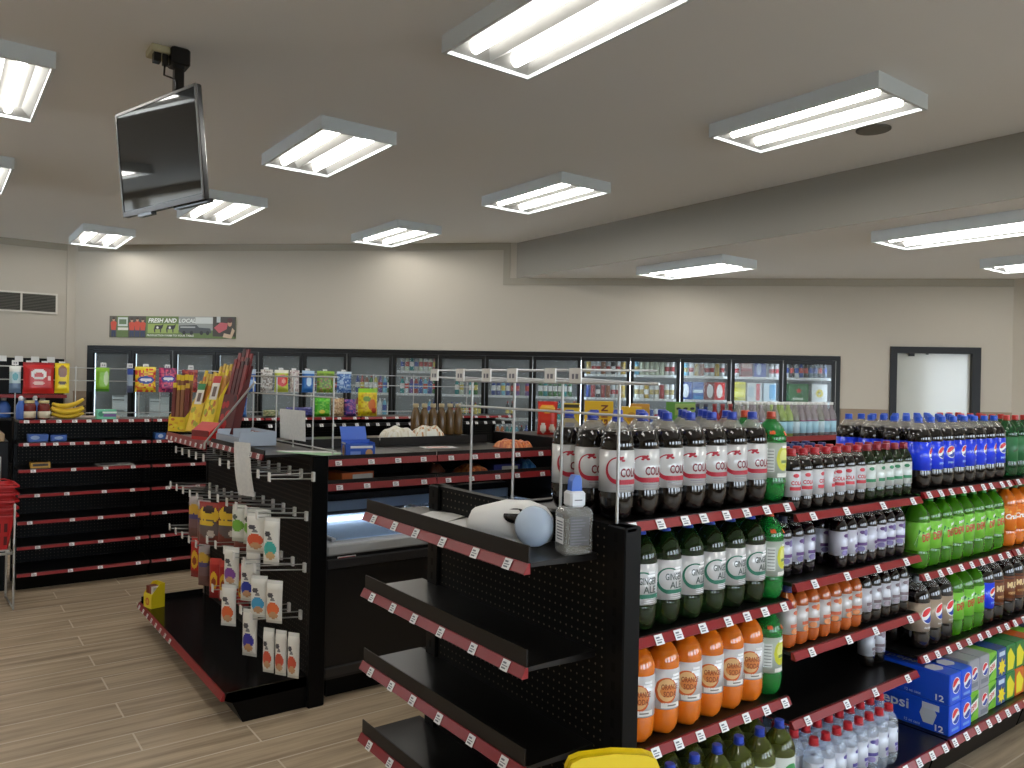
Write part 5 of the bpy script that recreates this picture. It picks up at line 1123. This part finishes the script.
bx=thing('cracker_carton','blue open cracker carton on the bread rack beside the green paper','box',(2.03,4.22,zt),math.radians(-12)); cb=(40,86,186)
b=MB(); w_,d_,h_=.17,.13,.10; m=pm(cb,.4)
b.box(-w_/2,w_/2,-d_/2,-d_/2+.004,0,h_*.8,m); b.box(-w_/2,w_/2,d_/2-.004,d_/2,0,h_,m); b.box(-w_/2,-w_/2+.004,-d_/2+.004,d_/2-.004,0,h_*.9,m); b.box(w_/2-.004,w_/2,-d_/2+.004,d_/2-.004,0,h_*.9,m); b.box(-w_/2,w_/2,-d_/2,d_/2,0,.004,m)
T=lambda u,v,l:(u,-d_/2-l,v); Tl=lambda u,v,l:(-w_/2-l,-u,v)
rect(b,-.06,.07,.058,.072,pm((226,230,236)),T,.001,1); ell(b,.05,.03,.022,.022,pm((196,150,100)),T,.001); rect(b,-.06,.0,.02,.04,pm((120,150,220)),T,.001,1); ell(b,.0,.04,.03,.034,pm((196,150,100)),Tl,.001); ell(b,.0,.04,.015,.018,pm((150,100,60)),Tl,.0014); rect(b,-.05,.05,.08,.088,pm((226,230,236)),Tl,.001,1)
b.obj('carton',bx); q=MB(); q.prism([(d_/2-.002,h_),(d_/2+.002,h_),(d_/2+.05,h_+.075),(d_/2+.046,h_+.075)],'x',-w_/2,w_/2*.8,pm((54,100,200))); q.obj('lid',bx)
for k in range(3): q=MB(); q.box(-.075+.05*k,-.03+.05*k,-.055,.055,.0045,.075,pm((70,110,200))); q.obj('cracker_packet',bx)
def loaf(lab,loc,rz,L,wd,h,cols,name='bread_packet',cat='packet',lumps=4,seed=1):
    rr=random.Random(seed); b=MB(); nx,ny=16,12; vs=[]
    ph=[rr.uniform(0,6) for _ in range(4)]
    for j in range(nx+1):
        for i in range(ny+1):
            u=j/nx; v=i/ny; e=max(0,1-abs(2*u-1)**4)*max(0,1-abs(2*v-1)**3)
            vs.append(((u-.5)*L,(v-.5)*wd,.004+h*e**.6*(.82+.18*math.sin(lumps*PI*u+ph[0])*math.cos(2.2*PI*v+ph[1]))))
    base=len(b.v); b.v.extend(vs); W1=ny+1
    for j in range(nx):
        for i in range(ny):
            a=base+j*W1+i; b.f.append((a,a+W1,a+W1+1,a+1)); b.m.append(b.mi(pm(rr.choice(cols),.3))); b.sm.append(True)
    o=len(b.v); b.v.extend([(x,y,0.) for x,y,z in vs]); bd=[k for k in range(W1)]+[j*W1+ny for j in range(1,nx+1)]+[nx*W1+i for i in range(ny-1,-1,-1)]+[j*W1 for j in range(nx-1,0,-1)]
    for a,c in zip(bd,bd[1:]+bd[:1]): b.f.append((base+a,base+c,o+c,o+a)); b.m.append(b.mi(pm(cols[0],.3))); b.sm.append(True)
    b.f.append(tuple(o+k for k in bd)); b.m.append(b.mi(pm(cols[0],.3))); b.sm.append(False)
    ob=b.obj(name,None,loc,rz); tag(ob,lab,cat); return ob
cr=[(226,222,206),(214,206,184),(232,230,220),(226,222,206)]
loaf('white bag of rolls lying on the back of the bread rack',(2.76,5.08,zr+.0005),.1,.24,.17,.085,cr,seed=2)
loaf('white bag of rolls with an orange print beside the brown bottles',(3.00,5.06,zr+.0005),-.1,.22,.17,.09,cr+[(196,140,90)],seed=4)
b=MB(); b.box(-.12,.12,-.085,.085,0,.0015,PW)
for k in range(3): b.box(-.09,.07,-.05+.04*k,-.03+.04*k,.0015,.0018,pm((196,110,90)))
o=b.obj('price_sheet',None,(2.83,4.62,zt+.0006),-.25); tag(o,'white and orange price sheet lying on the bread rack shelf','paper')
og=[(206,110,60),(220,130,70),(196,90,50),(226,150,90),(170,90,60)]
loaf('orange bun packet at the end of the bread rack top',(3.275,4.41,zt+.0005),.2,.12,.20,.062,og,seed=5)
loaf('second orange bun packet at the very end of the bread rack top',(3.375,4.38,zt+.0005),-.05,.07,.18,.052,og,seed=6)
sbox('cookie_box','long orange and grey cookie box on the lower bread rack shelf','box',(2.00,4.27,zl),.15,.22,.19,.055,(206,110,60),(('t','r',.02,0,.06,.085,(80,74,80)),('f','r',.03,.026,.07,.018,(206,206,206)),('l','r',0,.028,.08,.02,(214,120,50))))
loaf('orange bun packet on the lower shelf of the bread rack',(2.86,4.26,zl+.0005),.2,.17,.18,.06,og,seed=8)
loaf('dark orange packet pushed to the back of the lower bread shelf',(2.66,4.40,zl+.0005),.0,.12,.12,.06,[(120,70,50),(140,80,54)],seed=9)
sbox('cookie_box','dark blue and white cookie packet on the lower bread rack shelf','box',(3.12,4.27,zl),-.15,.20,.15,.05,(44,50,130),(('f','r',.02,.024,.06,.014,(190,190,180)),('t','r',.0,.03,.06,.03,(40,40,90))))
loaf('bright blue packet at the end of the lower bread rack shelf',(3.33,4.30,zl+.0005),.1,.13,.14,.07,[(60,130,200),(90,160,214),(40,110,190)],seed=10)
# brown bottles standing at the end of the snack run
def make_brown():
    t=thing('brown_bottle','x','bottle'); b=MB(); m=mat('brown_drink',(96,72,40),.2); b.lathe([(.030,0),(.037,.006),(.038,.02),(.037,.15),(.030,.18),(.020,.205),(.017,.215),(0,.215)],m,14); b.obj('bottle',t)
    b=MB(); b.lathe([(.021,.2155),(.022,.22),(.022,.245),(0,.246)],mat('cream_cap',(176,160,124),.5),14); b.obj('cap',t); return t
KBr=Kind(make_brown)
for k in range(6): KBr.put((2.98+.077*k,5.21-.0*k,zr+.0005),0,'brown drink bottle with cream cap, %s past the white bags of rolls'%ORD[k],'brown bottles on the bread rack')
# ------------------------------------------------------------------ display gondola behind the cola bay
random.seed(21)
t=thing('display_gondola','black gondola behind the cola bay topped with bags, cartons and white-capped bottles','store shelf',(3.50,3.60,0)); w=2.82; d=1.32
b=MB(); b.box(0,.04,0,d,0,1.232,BLACK,.004); b.obj('end_panel',t); b=MB(); b.box(w-.04,w,0,d,0,1.232,BLACK,.004); b.obj('end_panel',t)
b=MB(); b.box(.04,w-.04,.0,d,1.19,1.225,DECK); b.obj('top_deck',t); b=MB(); b.box(.04,w-.04,-.012,-.001,1.19,1.232,RED); b.obj('price_strip',t)
b=MB(); b.box(.04,w-.04,d/2-.01,d/2+.01,.1,1.189,BLACKM); b.obj('back_panel',t)
for z in (.35,.65,.93): b=MB(); b.box(.042,w-.042,.02,d/2-.012,z-.02,z,DECK); b.obj('shelf',t)
b=MB(); b.box(.04,w-.04,.05,d-.05,0,.12,BLACK); b.obj('base',t)
zt=1.2255
bag('snack_bag','red and yellow snack bag standing at the end of the display gondola','bag',(3.715,4.52,zt),-.75,.15,.25,.08,simple((206,50,34),(.92,(190,40,30)),(.42,(196,44,34)),((.5,.78,.42,.13,(230,170,50)),(.3,.2,.16,.16,(226,216,206)),(.75,.2,.14,.14,(220,206,190)),(.5,.5,.45,.05,(206,60,40)))))
sbox('snack_carton','yellow carton with a blue band behind the first cola bottle','box',(3.85,4.40,zt),-.75,.12,.12,.24,(206,176,40),(('f','r',-.01,.07,.035,.028,(40,70,150)),('f','r',0,.22,.055,.012,(60,50,30))))
def ycarton(lab,x,y,z,W_,h,word=False):
    b=MB(); b.box(-W_/2,W_/2,-.06,.06,0,h,pm((224,178,30),.4),.002); T=lambda u,v,l:(u,-.06-l,v)
    if word:
        put_text(b,'N',.045,h*.78,.055,pm((110,50,30)),T,.001,.05,PI/2,0,.04); put_text(b,'G',.045,h*.32,.055,pm((110,50,30)),T,.001,.05,PI/2,0,.04); rect(b,.02,.07,h*.47,h*.62,pm((150,90,40)),T,.001,1)
    else: ell(b,0,h*.6,W_*.25,h*.2,pm((196,140,30)),T,.001); rect(b,-W_*.4,W_*.4,.03,.06,pm((196,60,40)),T,.001,1)
    o=b.obj('yellow_carton',None,(x,y,z),-.75); tag(o,lab,'box')
ycarton('big yellow carton with dark sideways letters over the cola caps',4.37,4.66,zt,.23,.25,True)
ycarton('yellow and red carton beside the sideways-letter carton',4.56,4.48,zt,.16,.21)
sbox('snack_carton','brown and yellow carton next to the green cartons','box',(4.80,4.62,zt),-.75,.16,.12,.23,(206,150,60),(('f','r',0,.17,.07,.03,(196,150,50)),('f','r',.03,.09,.03,.06,(120,50,40))))
for k in range(3): sbox('soda_carton','tall green carton with a dark swoosh, %s from the yellow cartons'%ORD[k],'box',(4.64+.08*k,4.10-.0*k,zt),-.1,.076,.10,.26,(90,150,60),(('f','r',0,.205,.038,.045,(150,176,90)),('f','e',.0,.21,.025,.010,(30,40,30)),('f','r',0,.08,.04,.05,(60,140,60))),'green cartons on the display gondola')
def make_tall(name,body,lab,cap,h=.30,r=.042,al=None):
    def mk():
        t=thing(name,'x','bottle'); m=mat('glass_%s'%name,body,.12,alpha=al) if al else mat('glass_%s'%name,body,.12)
        b=MB(); b.lathe([(r*.85,0),(r,.008),(r,h*.58),(r*.8,h*.68),(r*.36,h*.82),(r*.33,h*.92),(0,h*.92)],m,16); b.obj('bottle',t)
        b=MB(); b.lathe([(r*.36,h*.921),(r*.38,h*.925),(r*.38,h),(0,h)],mat('cap_%s'%name,cap,.4),14); b.obj('cap',t)
        b=MB(); L_=mat('label_%s'%name,lab,.5); b.lathe([(r*1.012,h*.10),(r*1.012,h*.44)],L_,16); b.lathe([(r*1.014,h*.44),(r*1.014,h*.475)],pm((110,40,80) if 'berry' in name else (60,90,60)),16); b.obj('label',t); return t
    return Kind(mk)
# dark topped red and blue bottles, then the white capped mixers
K_bl=make_tall('blue_mixer_bottle',(40,60,110),(90,130,190),(60,60,70),.26); K_rd=make_tall('red_mixer_bottle',(130,40,44),(190,170,160),(150,60,60),.26)
for k in range(2): K_bl.put((4.39+.09*k-.0,3.66,zt),0,'blue-wrapped mixer bottle, %s in the front row of the display gondola'%ORD[k],'blue mixers')
for k in range(3): K_rd.put((4.58+.09*k,3.66,zt),0,'red-wrapped mixer bottle, %s past the blue mixers'%ORD[k],'red mixers')
K_a=make_tall('clear_mixer_bottle',(196,196,186),(186,206,214),(226,226,222),.275,.041,.36); K_g=make_tall('lime_mixer_bottle',(176,200,120),(150,196,214),(226,226,222),.275,.041,.6); K_p=make_tall('berry_mixer_bottle',(196,186,190),(160,200,214),(226,226,222),.275,.041,.36)
sq=[K_a,K_a,K_p,K_p,K_a,K_a,K_g,K_g,K_a,K_p,K_p,K_p,K_a,K_p,K_p]
nm={K_a:'clear mixer bottle',K_g:'lime green mixer bottle',K_p:'pink-banded mixer bottle'}
for j in range(2):
    for k,K in enumerate(sq): K.put((4.86+.0885*k,3.655+.092*j,zt),0,'%s with white cap, %s in the %s mixer row'%(nm[K],ORD[k],('front','second')[j]),'white-capped mixers')
b=MB(); b.box(-.05,.05,-.001,.001,0,.05,WHITE); o=b.obj('price_card',None,(2.52,2.05,1.2225),-.3); tag(o,'small white price card behind the small cola bottles','card')
# ------------------------------------------------------------------ world, camera, colour
wd=bpy.data.worlds.new('daylight'); bpy.context.scene.world=wd; wd.use_nodes=True
bg=wd.node_tree.nodes['Background']; bg.inputs[0].default_value=(.78,.89,1.0,1); bg.inputs[1].default_value=9.5
cd=bpy.data.cameras.new('camera'); cam=bpy.data.objects.new('camera',cd); C.objects.link(cam)
cd.sensor_width=36; cd.lens=36*779.7/1024; cd.clip_start=.05
yaw=math.radians(53.235); roll=math.radians(1.157)
f=Vector((math.cos(yaw),math.sin(yaw),0)); rt=Vector((math.sin(yaw),-math.cos(yaw),0)); up=Vector((0,0,1))
r2=rt*math.cos(roll)+up*math.sin(roll); u2=-rt*math.sin(roll)+up*math.cos(roll)
cam.matrix_world=Matrix(((r2.x,u2.x,-f.x,0),(r2.y,u2.y,-f.y,0),(r2.z,u2.z,-f.z,H),(0,0,0,1)))
sc=bpy.context.scene; sc.camera=cam
sc.view_settings.view_transform='Standard'; sc.view_settings.look='None'; sc.view_settings.exposure=0.22; sc.view_settings.gamma=1; sc.view_settings.use_curve_mapping=False
sc.cycles.transparent_max_bounces=24; sc.cycles.max_bounces=10; sc.cycles.diffuse_bounces=5
sc.cycles.sample_clamp_indirect=8.
